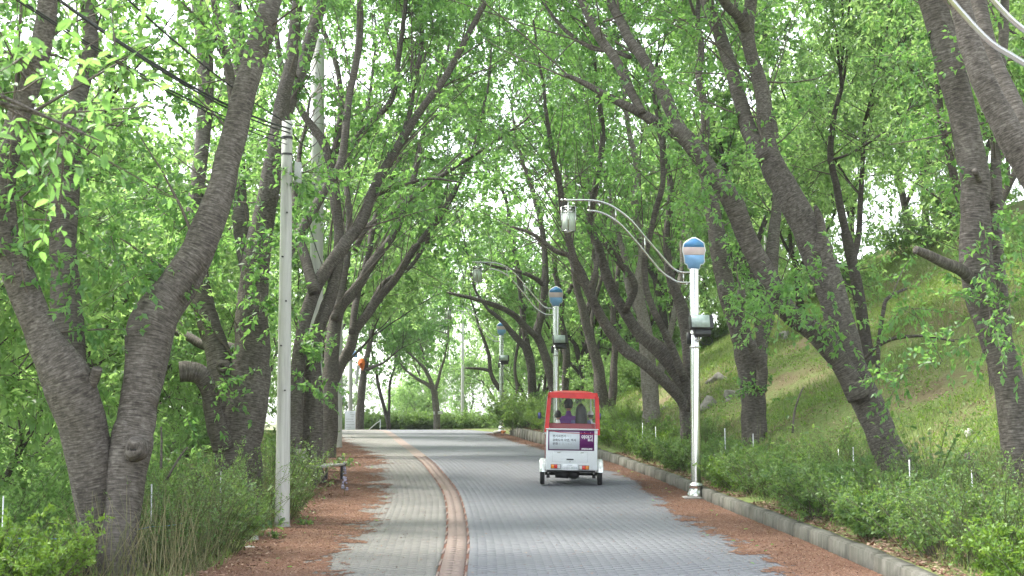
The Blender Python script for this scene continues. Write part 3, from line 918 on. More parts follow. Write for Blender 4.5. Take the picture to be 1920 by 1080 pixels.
traced_tree('cherry_tree', 'slanting cherry tree between the middle and far concrete poles', [
    dict(p=[(612, 870, 36), (616, 780, 36), (620, 690, 30), (628, 605, 25), (640, 572, 22), (655, 556, 20), (677, 528, 18), (692, 500, 18), (717, 468, 16), (740, 436, 15), (757, 395, 13), (772, 350, 12), (785, 290, 10), (800, 220, 8)], d=(37, 39), root=True, ext=(2.4, 2), t0=.5),
    dict(p=[(622, 720, 22), (645, 672, 20), (657, 650, 19), (666, 620, 18), (688, 590, 17), (711, 558, 16), (740, 525, 15), (770, 476, 14), (800, 438, 12), (840, 380, 10), (880, 300, 8), (905, 220, 6)], d=(38, 40), ext=(2.4, 2), t0=.45),
    dict(p=[(628, 600, 18), (640, 540, 16), (650, 480, 14), (655, 400, 12), (650, 330, 10), (665, 250, 9)], d=(37.5, 38.5), ext=(2.4, 2)),
    dict(p=[(660, 625, 13), (665, 580, 13), (676, 530, 12), (692, 470, 12), (700, 420, 11), (720, 370, 10), (748, 300, 8)], d=(38.2, 40), ext=(2, 1)),
    dict(p=[(665, 470, 11), (690, 425, 11), (740, 395, 10), (805, 345, 9), (850, 315, 8), (920, 270, 6), (980, 230, 4)], d=(37.6, 37), w=.4, ext=(1.2, 0)),
    dict(p=[(688, 588, 10), (720, 530, 9), (770, 500, 8), (810, 430, 7), (835, 360, 5)], d=(39, 41), ext=(1.5, 1)),
], 104, 600, 7, 13, .14, False, .85, whips=170, sec_len=(.6, 2.2), bare=.28, group=NEAR_L)
# --- right row
traced_tree('cherry_tree', 'thick cherry tree leaning left at the right edge of the picture', [
    dict(p=[(1918, 955, 64), (1908, 850, 60), (1893, 730, 58), (1868, 640, 60), (1842, 560, 60), (1829, 470, 61), (1828, 390, 55), (1826, 325, 52), (1806, 222, 52), (1778, 111, 51), (1748, 0, 52), (1735, -60, 48)], d=(17, 17.6), root=True, ext=(2.4, 2), t0=.6),
    dict(p=[(1885, 690, 34), (1880, 600, 30), (1870, 480, 27), (1868, 360, 23), (1867, 275, 19), (1876, 150, 18), (1882, 60, 18), (1885, -20, 16)], d=(17.3, 18.2), ext=(2.0, 1), t0=.4),
    dict(p=[(1830, 530, 26), (1800, 506, 24), (1768, 492, 20), (1740, 478, 18), (1716, 468, 15)], d=(17.2, 16.6), w=0),
    dict(p=[(1860, 390, 14), (1845, 355, 14), (1828, 320, 12)], d=(17.8, 17.0), w=0),
], 105, 300, 7, 16, .09, False, .8, bare=.05, group=NEAR_R,
    sprays=[(1880, 560, 16.6, .55, 600), (1900, 600, 16.4, .4, 400), (1760, 690, 16.8, .4, 200), (1840, 420, 17, .35, 150), (1740, 110, 17, .5, 250)])
traced_tree('cherry_tree', 'cherry tree with its trunk just outside the right edge beneath the lamp arm', [
    dict(p=[(2090, 960, 70), (2060, 700, 66), (2010, 480, 60), (1960, 370, 56), (1920, 300, 52), (1882, 228, 50), (1842, 150, 47), (1814, 66, 43), (1796, -10, 40)], d=(14.5, 15), root=True, ext=(2.0, 2), t0=.7),
    dict(p=[(1990, 440, 40), (1950, 330, 38), (1920, 248, 36), (1890, 178, 36), (1850, 80, 34), (1830, -10, 32)], d=(15, 16.2), ext=(2.0, 1), t0=.7),
], 106, 140, 7, 16, .085, False, .8, bare=.05, group=NEAR_R)
traced_tree('cherry_tree', 'big cherry tree with one stem arching over the road beside the front lamp', [
    dict(p=[(1690, 905, 74), (1668, 850, 64), (1632, 765, 58), (1598, 690, 58), (1573, 600, 54), (1552, 530, 56), (1530, 470, 58), (1508, 420, 54), (1470, 350, 48), (1443, 298, 46), (1436, 240, 32), (1430, 175, 30), (1408, 100, 27), (1402, 50, 26), (1411, -15, 22)], d=(21, 21.8), root=True, ext=(2.6, 2), t0=.6),
    dict(p=[(1440, 300, 38), (1407, 250, 34), (1392, 200, 28), (1371, 125, 27), (1347, 60, 25), (1322, -5, 24)], d=(21.5, 22.4), ext=(2.4, 2), t0=.4),
    dict(p=[(1402, 58, 20), (1382, 28, 20), (1362, 8, 20), (1345, -20, 19)], d=(21.7, 21.2), ext=(2, 2)),
    dict(p=[(1610, 745, 44), (1572, 675, 40), (1528, 625, 36), (1475, 582, 38), (1435, 512, 38), (1402, 450, 38), (1374, 380, 38), (1322, 307, 35), (1282, 256, 33), (1240, 236, 24), (1200, 211, 20), (1148, 185, 14), (1096, 156, 11), (1058, 139, 7)], d=(20.9, 20.4), w=.35, t0=.55),
    dict(p=[(1290, 265, 24), (1262, 218, 24), (1240, 167, 25), (1207, 111, 22), (1180, 74, 20), (1162, 37, 19), (1138, -10, 17)], d=(20.6, 21.6), ext=(2.6, 2), t0=.3),
    dict(p=[(1205, 212, 15), (1182, 170, 18), (1158, 118, 19), (1126, 74, 20), (1104, 30, 17), (1086, -10, 15)], d=(20.4, 21.2), ext=(2.4, 2), t0=.3),
    dict(p=[(1183, 108, 8), (1150, 96, 9), (1110, 90, 9), (1070, 65, 8), (1040, 35, 7), (1010, -10, 5)], d=(21.4, 22.5), w=.7),
    dict(p=[(1532, 480, 24), (1541, 436, 19), (1534, 402, 14), (1528, 386, 8)], d=(21.25, 21.1), w=0),
    dict(p=[(1645, 700, 9), (1648, 640, 8), (1656, 585, 8), (1664, 560, 7), (1700, 540, 5)], d=(20.8, 20.6), w=.5, t0=.7),
    dict(p=[(1622, 672, 6), (1645, 650, 7), (1675, 635, 7), (1730, 630, 5), (1790, 640, 3)], d=(20.9, 20.7), w=.5, t0=.7),
], 107, 460, 7, 16, .094, False, .8, whips=70, bare=.08, group=NEAR_R,
    sprays=[(1560, 545, 20.2, .5, 420), (1480, 575, 20, .5, 420), (1440, 590, 20, .4, 300), (1680, 570, 20.2, .45, 350), (1350, 310, 20.2, .5, 350), (1240, 150, 20.2, .45, 250), (1180, 240, 20.2, .45, 250), (1300, 330, 20, .5, 250), (1700, 700, 20, .35, 120)])
traced_tree('cherry_tree', 'upright cherry tree behind the hedge just right of the front lamp', [
    dict(p=[(1416, 850, 52), (1413, 790, 45), (1411, 730, 46), (1400, 660, 46), (1385, 615, 38), (1366, 560, 34), (1352, 490, 34), (1342, 430, 32), (1330, 360, 26), (1318, 300, 22), (1322, 220, 18), (1310, 140, 14)], d=(30, 30.6), root=True, ext=(2.4, 2), t0=.6),
    dict(p=[(1412, 740, 36), (1424, 690, 30), (1428, 640, 24), (1440, 590, 26), (1446, 520, 26), (1450, 440, 22), (1460, 340, 18), (1452, 240, 14)], d=(30.3, 31.8), ext=(2.4, 2), t0=.5),
    dict(p=[(1426, 735, 22), (1428, 690, 22), (1410, 650, 19), (1392, 590, 17), (1390, 540, 15)], d=(29.7, 29.4), w=.5),
    
], 108, 260, 7, 14, .10, False, .85, bare=.1, group=NEAR_R, sprays=[(1440, 745, 29.4, .35, 200), (1400, 560, 29.2, .5, 300)])
traced_tree('cherry_tree', 'many stemmed cherry tree sweeping left behind the front lamp post', [
    dict(p=[(1292, 825, 34), (1288, 795, 26), (1280, 757, 21), (1250, 718, 22), (1210, 683, 22), (1171, 655, 21), (1140, 616, 20), (1118, 577, 18), (1101, 542, 17), (1081, 500, 15), (1067, 450, 13), (1055, 400, 12), (1050, 350, 11), (1035, 280, 9), (1022, 200, 7)], d=(33, 32), root=True, ext=(2, 1), t0=.55, w=.7),
    dict(p=[(1296, 800, 34), (1290, 750, 32), (1274, 707, 31), (1238, 658, 28), (1197, 623, 23), (1168, 580, 19), (1145, 538, 20), (1130, 493, 18), (1120, 455, 17), (1105, 415, 15), (1118, 340, 12), (1130, 250, 10), (1118, 160, 8)], d=(33.3, 33.8), root=False, ext=(2.2, 2), t0=.55),
    dict(p=[(1285, 715, 16), (1253, 637, 14), (1225, 580, 13), (1211, 535, 13), (1209, 486, 12), (1218, 445, 12), (1228, 400, 11), (1243, 340, 10), (1240, 260, 8)], d=(33, 32.6), ext=(2, 2), t0=.5),
    dict(p=[(1296, 760, 34), (1292, 650, 27), (1282, 590, 25), (1268, 548, 18), (1255, 510, 16), (1250, 440, 14), (1258, 360, 12), (1245, 280, 10)], d=(33.5, 34.5), ext=(2.2, 2), t0=.5),
    dict(p=[(1172, 585, 13), (1190, 535, 14), (1160, 490, 13), (1135, 455, 12)], d=(33.4, 33), w=.3),
    dict(p=[(1120, 575, 12), (1080, 490, 11), (1040, 470, 9), (1000, 440, 7), (960, 425, 5)], d=(32.4, 33), w=.5),
    dict(p=[(1106, 540, 10), (1116, 510, 10), (1120, 480, 8)], d=(32.2, 32.3), w=0),
    dict(p=[(1290, 770, 10), (1294, 750, 10), (1298, 740, 9)], d=(32.6, 32.4), w=0),
], 109, 520, 7, 13, .12, False, .9, whips=150, sec_len=(.6, 2.0), bare=.28, group=NEAR_R)
traced_tree('cherry_tree', 'straight pale trunked cherry tree on the grass bank behind the sweeping stems', [
    dict(p=[(1222, 800, 36), (1221, 770, 32), (1218, 720, 31), (1213, 658, 28), (1207, 600, 24), (1196, 540, 20), (1206, 470, 18), (1190, 400, 14), (1195, 320, 12), (1180, 250, 10)], d=(38, 39), root=True, ext=(2.6, 2), t0=.5),
    dict(p=[(1226, 720, 16), (1240, 690, 15), (1250, 650, 13), (1262, 600, 11), (1275, 520, 9)], d=(38.2, 39.5), ext=(2.2, 2)),
    dict(p=[(1206, 600, 14), (1180, 550, 12), (1170, 480, 11), (1150, 400, 9)], d=(38.6, 39.5), ext=(2.2, 2)),
], 110, 230, 7, 12, .125, False, .9, bare=.1, bark=M_BARK_PALE, group=NEAR_R)
traced_tree('cherry_tree', 'forked cherry tree on the bank just right of the red canopy', [
    dict(p=[(1131, 790, 34), (1127, 750, 26), (1122, 690, 21), (1108, 640, 18), (1097, 600, 17), (1090, 570, 15), (1082, 540, 13), (1072, 480, 12), (1060, 420, 10), (1062, 330, 8)], d=(45, 46), root=True, ext=(2.6, 2), t0=.5),
    dict(p=[(1140, 775, 22), (1148, 740, 17), (1151, 690, 14), (1153, 640, 12), (1150, 580, 11), (1160, 500, 9)], d=(45.2, 46.5), ext=(2.6, 2), t0=.5),
    dict(p=[(1098, 598, 12), (1112, 545, 11), (1118, 510, 9), (1110, 440, 8)], d=(45.5, 46), ext=(2, 1)),
    dict(p=[(1118, 680, 10), (1112, 640, 9), (1110, 590, 8), (1128, 520, 7)], d=(45.6, 47), ext=(2, 1)),
], 111, 220, 7, 12, .13, False, .9, bare=.1, group=NEAR_R)
traced_tree('cherry_tree', 'dark cherry tree with a low branch reaching left behind the second lamp', [
    dict(p=[(1046, 780, 24), (1036, 720, 19), (1018, 655, 17), (1007, 626, 16), (1014, 595, 14), (1020, 560, 14), (1022, 515, 13), (1020, 460, 11), (1010, 400, 10), (990, 330, 8)], d=(52, 53), root=True, ext=(2.8, 2), t0=.5),
    dict(p=[(1008, 634, 13), (984, 611, 12), (965, 592, 11), (940, 577, 10), (902, 564, 8), (875, 557, 7), (835, 548, 4)], d=(52, 51), w=.5),
    dict(p=[(1060, 720, 14), (1062, 670, 14), (1058, 630, 13), (1050, 595, 13), (1052, 560, 12), (1040, 500, 10), (1046, 420, 9)], d=(53, 54), root=True, ext=(2.8, 2), t0=.5),
    dict(p=[(1020, 535, 9), (1000, 520, 8), (975, 510, 7), (930, 500, 5), (900, 490, 4)], d=(52.5, 52), w=.6),
    dict(p=[(1056, 560, 8), (1070, 540, 8), (1078, 500, 7), (1090, 440, 6)], d=(53.5, 55), ext=(2, 1)),
], 112, 340, 7, 12, .14, False, .9, whips=90, sec_len=(.6, 2.2), bare=.15, group=NEAR_R)
traced_tree('cherry_tree', 'cherry tree with a wide dark trunk between the second and third lamps', [
    dict(p=[(1002, 785, 22), (998, 740, 17), (996, 690, 16), (988, 655, 17), (974, 640, 13), (958, 622, 11), (940, 600, 9), (915, 580, 7)], d=(58, 58), root=True, ext=(2.4, 2), t0=.6),
    dict(p=[(990, 660, 13), (982, 610, 12), (978, 560, 11), (970, 500, 10), (955, 430, 8)], d=(58.3, 59), ext=(2.8, 2)),
], 113, 280, 7, 11, .15, False, .9, bare=.1, group=NEAR_R)
traced_tree('cherry_tree', 'thin leaning cherry tree beside the foot of the third lamp', [
    dict(p=[(968, 812, 14), (964, 778, 11), (946, 742, 9), (930, 720, 9), (920, 697, 8), (916, 664, 7), (905, 630, 6)], d=(64, 64), root=True, ext=(2.6, 2), t0=.5),
    dict(p=[(920, 697, 6), (905, 692, 6), (872, 690, 4)], d=(64, 63.5), w=.5),
    dict(p=[(960, 760, 8), (970, 730, 7), (965, 690, 6), (972, 640, 5)], d=(64.3, 65), ext=(2.6, 2)),
], 114, 170, 7, 11, .16, False, .9, bare=.05, group=NEAR_R)
# --- beyond the crest
traced_tree('cherry_tree', 'dark trunked tree with an orange hood beside the white notice board', [
    dict(p=[(674, 806, 17), (676, 760, 15), (680, 715, 14), (684, 690, 13), (690, 660, 10), (698, 620, 8)], d=(73, 73), root=True, ext=(2.8, 2), t0=.6),
    dict(p=[(684, 695, 9), (700, 688, 6), (715, 682, 4)], d=(73, 72.5), w=.7, ext=(1.5, 1)),
], 115, 190, 7, 11, .17, False, .6, bare=0)
traced_tree('cherry_tree', 'slim tree forking into a narrow V left of the clipped hedge', [
    dict(p=[(730, 808, 9), (726, 785, 8), (718, 755, 7), (710, 725, 6), (706, 700, 5)], d=(76, 76), root=True, ext=(2.4, 2), t0=.6),
    dict(p=[(728, 790, 6), (730, 755, 5), (731, 720, 5), (740, 690, 4)], d=(76, 76), ext=(2.2, 2), t0=.6),
], 116, 150, 7, 11, .17, False, .5, bare=0)
traced_tree('cherry_tree', 'small pale trunked tree carrying a little white board in front of the hedge', [
    dict(p=[(820, 810, 13), (818, 770, 13), (814, 735, 11), (812, 728, 10)], d=(74, 74), root=True, w=0),
    dict(p=[(812, 730, 8), (800, 720, 7), (785, 712, 6), (768, 700, 5)], d=(74, 74), ext=(2.2, 2), t0=.4),
    dict(p=[(814, 732, 9), (806, 710, 8), (795, 690, 7), (785, 680, 5)], d=(74, 74.5), ext=(2.4, 2), t0=.4),
    dict(p=[(816, 730, 7), (822, 712, 6), (826, 695, 5), (834, 670, 4)], d=(74, 73.5), ext=(2.4, 2), t0=.4),
], 117, 170, 7, 11, .17, False, .5, bare=0, bark=M_BARK_PALE)
# --- a tree just outside the left edge whose leafy branch hangs into the picture
def free_tree(name, label, x, y, seed, leans, h=3.0, r=.2, nsec=260, ntert=7, nleaf=13, lsize=.13, group=None, lv=2, L=3.2, prune=True, away=0, cat='tree', fine=False, sec_len=(.6, 1.7), leaf=None, wide=.52):
    """tree grown freely: a trunk and limbs in the given directions"""
    rng = np.random.default_rng(seed)
    wood = MB(); tw = MB(); cr = MB()
    z = tz(x, y) if prune else 0.0
    base = np.array([x, y, z])
    o = np.array([0, 0, 0.0])
    lean = np.array(leans[0])
    T = catmull(np.array([(0, 0, -.3, r * 1.5), (0, 0, .05, r * 1.25), (lean[0] * .12, lean[1] * .12, .4, r), (lean[0] * .5 * h / 3, lean[1] * .5 * h / 3, h * .6, r * .86), (lean[0] * h / 3, lean[1] * h / 3, h, r * .8)]), 5)
    wood.tube(T[:, :3] + base, T[:, 3], 12, False, 1.0, .04, seed)
    car = []
    top = T[-1, :3] + base
    for i, d in enumerate(leans):
        out = []
        st = T[-1 - 3 * (i % 3), :3] + base
        grow(out, st, nrm(np.array(d, float) + rng.normal(0, .08, 3)), r * (.62 - .05 * i), L * rng.uniform(.85, 1.15), 0, lv, rng, .09)
        for pp, rr, lev in out:
            f = catmull(np.concatenate([pp, rr[:, None]], 1), 2)
            wood.tube(f[:, :3], np.maximum(f[:, 3], .006), 6 if lev < 1 else 3, False, 1.0, .03, seed + lev)
            car.append((f[:, :3], f[:, 3], .5 if lev == 0 else 1.2, .3 if lev == 0 else .1))
    foliage(car, tw, cr, rng, nsec, ntert, nleaf, lsize, away, sec_len, fine, .03, prune, wide=wide, twig_show=.28)
    e = empty(name, base)
    for mbx, nm, mt, sm, kd in ((wood, 'trunk', M_BARK_FAR, True, None), (tw, 'twigs', M_TWIG, False, 'stuff'), (cr, 'crown', leaf or M_LEAF_FAR, False, 'stuff')):
        mbx.v = [v - base for v in mbx.v]
        mbx.build(nm, mt, e, sm, kd)
    if label: tag(e, label, cat, group)
    return e

def overhang():
    rng = np.random.default_rng(55)
    wood = MB(); tw = MB(); cr = MB()
    base = np.array([-3.9, 5.2, tz(-3.9, 5.2)])
    tr = catmull(np.array([(*base - (0, 0, .3), .26), (*base, .22), (-3.95, 5.2, 1.2, .17), (-3.8, 5.3, 2.4, .14), (-3.6, 5.4, 3.6, .11), (-3.2, 5.6, 4.8, .08)]), 6)
    wood.tube(tr[:, :3], tr[:, 3], 14, True, 1.0, .04, 3)
    br = [catmull(np.array([(-3.62, 5.35, 3.4, .05), (-3.0, 5.5, 3.45, .035), (-2.3, 5.6, 2.98, .014), (-1.85, 5.7, 2.76, .007), (-1.62, 5.75, 2.66, .003)]), 5),
          catmull(np.array([(-3.7, 5.3, 2.9, .04), (-2.8, 5.9, 3.0, .025), (-2.15, 6.2, 2.9, .010), (-1.85, 6.3, 2.8, .004)]), 5)]
    car = []
    for b in br:
        wood.tube(b[:, :3], b[:, 3], 7, True, 1.0, .02, 1)
        car.append((b[:, :3], b[:, 3], 1, .45))
    foliage(car, tw, cr, rng, 12, 4, 9, .064, 0, (.12, .42), True, 0, False, .05)
    out = []
    grow(out, tr[-1, :3], nrm(np.array([-.3, .2, 1.0])), .07, 2.4, 0, 2, rng)
    car = []
    for pp, rr, lev in out:
        wood.tube(pp, rr, 6, False, 1.0, .02, lev); car.append((pp, rr, 1, .1))
    foliage(car, tw, cr, rng, 90, 6, 12, .085, 0, (.5, 1.4), False, 0, False)
    e = empty('cherry_tree', base)
    for mbx, nm, mt, sm, kd in ((wood, 'trunk', M_BARK, True, None), (tw, 'twigs', M_TWIG, False, 'stuff'), (cr, 'crown', M_LEAF, False, 'stuff')):
        mbx.v = [v - base for v in mbx.v]
        mbx.build(nm, mt, e, sm, kd)
    tag(e, 'tree beyond the upper left edge with bright blurred leaves hanging into the picture', 'tree')
overhang()

# --- more roadside trees that close the tunnel further on
rowspec = [
    (-6.5, 46, [(.55, .1, 1), (-.4, .2, 1), (.8, -.1, .75)], 'cherry tree leaning over the road just beyond the far concrete pole'),
    (-7.9, 54, [(.6, .0, 1), (-.4, .3, 1), (.9, .2, .7)], 'cherry tree on the left verge near the top of the rise'),
    (-9.6, 62, [(.5, .1, 1), (-.5, .1, 1), (.8, -.2, .8)], 'last cherry tree on the left verge before the crest'),
    (3.4, 66, [(-.55, 0, 1), (.5, .2, 1), (-.8, -.1, .7)], 'leafy tree above the wall behind the third lamp'),
    (5.6, 52, [(-.5, 0, 1), (.5, .2, 1), (-.8, .2, .8)], 'slender tree higher on the bank behind the second lamp'),
    (7.0, 41, [(-.5, .1, 1), (.5, .2, 1), (-.7, .3, .9)], 'slender tree on the grass bank behind the forked cherry'),
    (8.0, 33, [(-.45, .1, 1), (.4, .2, 1), (-.6, .5, .9)], 'leafy tree on the grass slope behind the front lamp'),
    (8.6, 26, [(-.35, .3, 1), (.4, .2, 1), (-.2, .5, .9)], 'leafy tree halfway up the slope behind the arching cherry'),
    (10.5, 21.5, [(-.5, .3, 1), (.4, .2, 1), (-.2, .5, .9)], 'leafy tree on the upper slope behind the right edge trunk'),
]
for i, (x, y_, ln, lab) in enumerate(rowspec):
    free_tree('roadside_tree', lab, x, y_, 300 + i, ln, 3.0, .15, 280, 7, 13, .12 if y_ < 40 else .17, L=3.0 if y_ < 40 else 3.8, away=.3)

# --- woodland prototypes, copied
protos = []
for i in range(5):
    rng = np.random.default_rng(400 + i)
    a0 = rng.uniform(0, 6.28)
    ln = [(.55 * math.cos(a0 + k * 1.7), .55 * math.sin(a0 + k * 1.7), 1.0) for k in range(4)]
    p = free_tree('woodland_tree', None, 0, 0, 410 + i, ln, rng.uniform(1.4, 2.4),     .14, 300, 7, 16, .128, L=rng.uniform(2.4, 3.0), prune=False)
    reg(p)
    protos.append(p)
used = set()
wrng = random.Random(12)
PLACED = {}
def by_place(key, o):
    PLACED.setdefault(key, []).append(o)
def name_by_place():
    for key, objs in PLACED.items():
        objs.sort(key=lambda o: o.location.x / o.location.y)
        for i, o in enumerate(objs): o['label'] = key % ORD[i]
def wood_at(x, y, sc, label, group, sink=0.0):
    k = wrng.randrange(len(protos))
    if k not in used:
        e = protos[k]; used.add(k)
    else:
        e = copy_tree(protos[k])
    e.location = (x, y, tz(x, y) - .05 - sink)
    e.rotation_euler = (0, 0, wrng.uniform(0, 6.28))
    e.scale = (sc, sc, sc * wrng.uniform(.9, 1.15))
    tag(e, label, 'tree', group)
    by_place(label, e)
def in_view(x, y, m=420):
    px = 960 + x / y * F_PX
    return -m < px < 1920 + m
# left bank
for (x0, st) in ((-7.8, 5.0), (-12.5, 6.0), (-18, 8.0)):
    yy = 17.0
    while yy < 78:
        x = x0 + (float(WL(yy)) + 3.0) + wrng.uniform(-1.3, 1.3); y_ = yy + wrng.uniform(-1.5, 1.5)
        gap = -.155 < x / y_ < -.01 and y_ > 66
        if in_view(x, y_) and not gap:
            wood_at(x, y_, wrng.uniform(.85, 1.15), 'woodland tree %s from the left in the {} row on the lower left bank'.format({-7.8: 'front', -12.5: 'middle', -18: 'back'}[x0]), 'woodland trees on the lower left bank', .4)
        yy += st
# right hill
for (x0, st) in ((9.5, 5.0), (14.5, 5.5)):
    yy = 24.0
    while yy < 84:
        x = x0 + (float(KR(yy)) - 2.0) + wrng.uniform(-1.4, 1.4); y_ = yy + wrng.uniform(-1.5, 1.5)
        if yy < 40: x += 4.0
        if in_view(x, y_):
            wood_at(x, y_, wrng.uniform(.8, 1.15), 'woodland tree %s from the left in the {} row up the right hillside'.format({9.5: 'front', 14.5: 'back'}[x0]), 'woodland trees on the right hillside')
        yy += st
# far end, beyond the bend
for (x, y_, sc) in ((-16, 88, 1.0), (-20, 95, 1.1), (-13.5, 96, .9), (1.0, 84, .95), (4.5, 88, 1.1), (-.8, 98, 1.05), (8, 94, 1.2), (-4.0, 118, .9), (-9.0, 122, .85), (-25, 90, 1.1), (3, 104, 1.1), (-6.5, 100, .62), (-10.5, 90, .55), (-14, 82, 1.4), (3.5, 76, 1.2), (6.5, 72, 1.2), (5.5, 62, 1.15), (9, 66, 1.2), (-6, 108, 1.6)):
    wood_at(x, y_, sc, 'pale tree %s from the left beyond the bend at the far end', 'trees beyond the bend at the far end')

# ------------------------------------------------------------------ shrubs and hedge
def shrub_proto(seed, h, w, nst, nleaf, lsize, leaf, dry=.0, upright=.6, wide=.5):
    rng = np.random.default_rng(seed)
    st = MB(); fo = MB()
    n = nst
    a = rng.uniform(0, 6.28, n); rr = np.sqrt(rng.random(n)) * w * .35
    P0 = np.stack([rr * np.cos(a), rr * np.sin(a), np.full(n, -.05)], 1)
    D = nrm(np.stack([np.cos(a) * (1 - upright), np.sin(a) * (1 - upright), np.full(n, 1.0)], 1) + rng.normal(0, .22, (n, 3)))
    L = h * rng.uniform(.55, 1.15, n)
    tt = np.linspace(0, 1, 4)
    out = np.stack([np.cos(a), np.sin(a), np.zeros(n)], 1)
    S = P0[:, None] + D[:, None] * (L[:, None] * tt)[..., None] + out[:, None] * (L[:, None] * tt ** 2 * .35)[..., None] + rng.normal(0, .02, (n, 4, 3))
    st.batch(S, np.stack([np.full(n, .006), np.full(n, .005), np.full(n, .0035), np.full(n, .0015)], 1), 3)
    # side twigs
    m = n * 4
    k = np.repeat(np.arange(n), 4)
    t = rng.uniform(.25, 1, m)[:, None]; i0 = np.minimum((t[:, 0] * 3).astype(int), 2); f = t * 3 - i0[:, None]
    P1 = S[k, i0] * (1 - f) + S[k, i0 + 1] * f
    D1 = nrm(unit(rng, m) * .8 + np.array([0, 0, .45]) + out[k] * .3)
    L1 = rng.uniform(.12, .32, m) * h
    E1 = P1 + D1 * L1[:, None]
    st.batch(np.stack([P1, E1], 1), np.stack([np.full(m, .003), np.full(m, .001)], 1), 3)
    kk = rng.integers(0, m, nleaf); t = rng.uniform(0, 1.05, nleaf)[:, None]
    P2 = P1[kk] * (1 - t) + E1[kk] * t + rng.normal(0, .015, (nleaf, 3))
    D2 = nrm(unit(rng, nleaf) + D1[kk] * .6 + np.array([0, 0, .1]))
    N2 = nrm(unit(rng, nleaf) * .9 + np.array([0, 0, 1.0]))
    L2 = lsize * rng.uniform(.6, 1.3, nleaf)
    cl = rng.random(m)[kk]
    fo.leaves(P2, D2, N2, L2, L2 * wide, np.clip(.55 * cl + .45 * rng.random(nleaf), 0, 1))
    e = empty('shrub')
    st.build('stems', M_LEAF_DRY if dry else M_TWIG, e, False, 'stuff')
    fo.build('foliage', leaf, e, False, 'stuff')
    reg(e)
    return e
M_LEAF_LIME = leaf_mat('lime_shrub_leaf', (.07, .15, .025), (.13, .25, .04), (.22, .34, .07), (.25, .42, .05), .4)
SHR = [shrub_proto(501, .75, 1.1, 60, 7500, .052, M_LEAF_SHRUB), shrub_proto(502, .85, 1.0, 60, 7000, .050, M_LEAF_SHRUB),
       shrub_proto(503, .6, 1.2, 60, 7500, .054, M_LEAF_SHRUB), shrub_proto(504, .95, .9, 90, 3200, .036, M_LEAF_SHRUB, dry=1, upright=.8),
       shrub_proto(505, .7, 1.2, 60, 7000, .05, M_LEAF_LIME), shrub_proto(506, 1.5, 2.2, 90, 9000, .085, M_LEAF_FAR), shrub_proto(507, 1.2, 1.3, 80, 9000, .075, M_LEAF_SHRUB)]
sused = set()
srng = random.Random(5)
ORD = ['first', 'second', 'third', 'fourth', 'fifth', 'sixth', 'seventh', 'eighth', 'ninth', 'tenth', 'eleventh', 'twelfth', 'thirteenth', 'fourteenth', 'fifteenth', 'sixteenth', 'seventeenth', 'eighteenth', 'nineteenth', 'twentieth', 'twenty first', 'twenty second', 'twenty third', 'twenty fourth', 'twenty fifth', 'twenty sixth', 'twenty seventh', 'twenty eighth', 'twenty ninth', 'thirtieth', 'thirty first', 'thirty second', 'thirty third', 'thirty fourth', 'thirty fifth', 'thirty sixth', 'thirty seventh', 'thirty eighth', 'thirty ninth', 'fortieth']
def shrub_at(k, x, y, sc, label, group=None, sz=1.0, cat='shrub'):
    if k not in sused:
        e = SHR[k]; sused.add(k)
    else:
        e = copy_tree(SHR[k])
    e.location = (x, y, tz(x, y) - .03)
    e.rotation_euler = (0, 0, srng.uniform(0, 6.28))
    e.scale = (sc, sc, sc * sz)
    tag(e, label, cat, group)
    if '%s' in label: by_place(label, e)
    return e
# right kerb hedge
yy = 12.6; c = 0; cb = 0
while yy < 52:
    x = float(KR(yy)) + KW + .62 + srng.uniform(-.12, .2)
    k = srng.choice([0, 1, 2, 3, 0, 4])
    sc = srng.uniform(.78, 1.08)
    shrub_at(k, x, yy, sc, '%s %s shrub from the front in the low hedge along the right kerb' % (ORD[min(c, 39)], {3: 'twiggy', 4: 'lime green'}.get(k, 'fine leaved')), 'shrubs in the low hedge along the right kerb')
    c += 1
    if srng.random() < .6:
        shrub_at(srng.choice([3, 0, 3, 4]), x + srng.uniform(.5, .85), yy + srng.uniform(.1, .5), srng.uniform(.6, .85), '%s shrub from the front in the back row of the right hedge' % ORD[min(cb, 39)], 'shrubs in the back row of the right hedge', 1.1)
        cb += 1
    yy += srng.uniform(.85, 1.15)
# left verge
for i, (x, y_, k, sc, lab) in enumerate([
    (-5.2, 14.3, 4, 1.05, 'lime green shrub in the bottom left corner'), (-4.55, 14.0, 4, .9, 'lime green shrub at the foot of the big forked tree'),
    (-5.9, 15.3, 4, 1.1, 'lime green shrub behind the bottom left corner'), (-4.9, 15.4, 2, .9, 'dark green shrub behind the big forked trunk'),
    (-3.62, 15.6, 3, 1.0, 'twiggy pale shrub right of the big forked trunk'), (-3.45, 16.8, 3, 1.05, 'twiggy pale shrub between the big trunk and the stub tree'), (-3.9, 17.2, 3, 1.1, 'second twiggy pale shrub behind the left metal stake'),
    (-4.1, 20.0, 3, 1.1, 'twiggy pale shrub in front of the stub tree'), (-4.2, 19.2, 0, 1.0, 'green shrub at the left foot of the stub tree'), (-3.55, 21.8, 3, 1.2, 'tall twiggy shrub behind the front concrete pole'),
    (-3.9, 23.5, 3, 1.2, 'tall twiggy shrub between the stub tree and the bench'), (-4.3, 26.5, 3, 1.0, 'twiggy shrub beside the bench'), (-4.6, 28.5, 1, .8, 'green shrub behind the bench back'),
    (-5.0, 33.5, 1, .8, 'green shrub beyond the middle concrete pole'), (-5.9, 41, 1, .9, 'green shrub beside the far concrete pole'), (-5.6, 37.5, 0, .8, 'low green shrub between the middle and far concrete poles')]):
    shrub_at(k, x, y_, sc, lab)
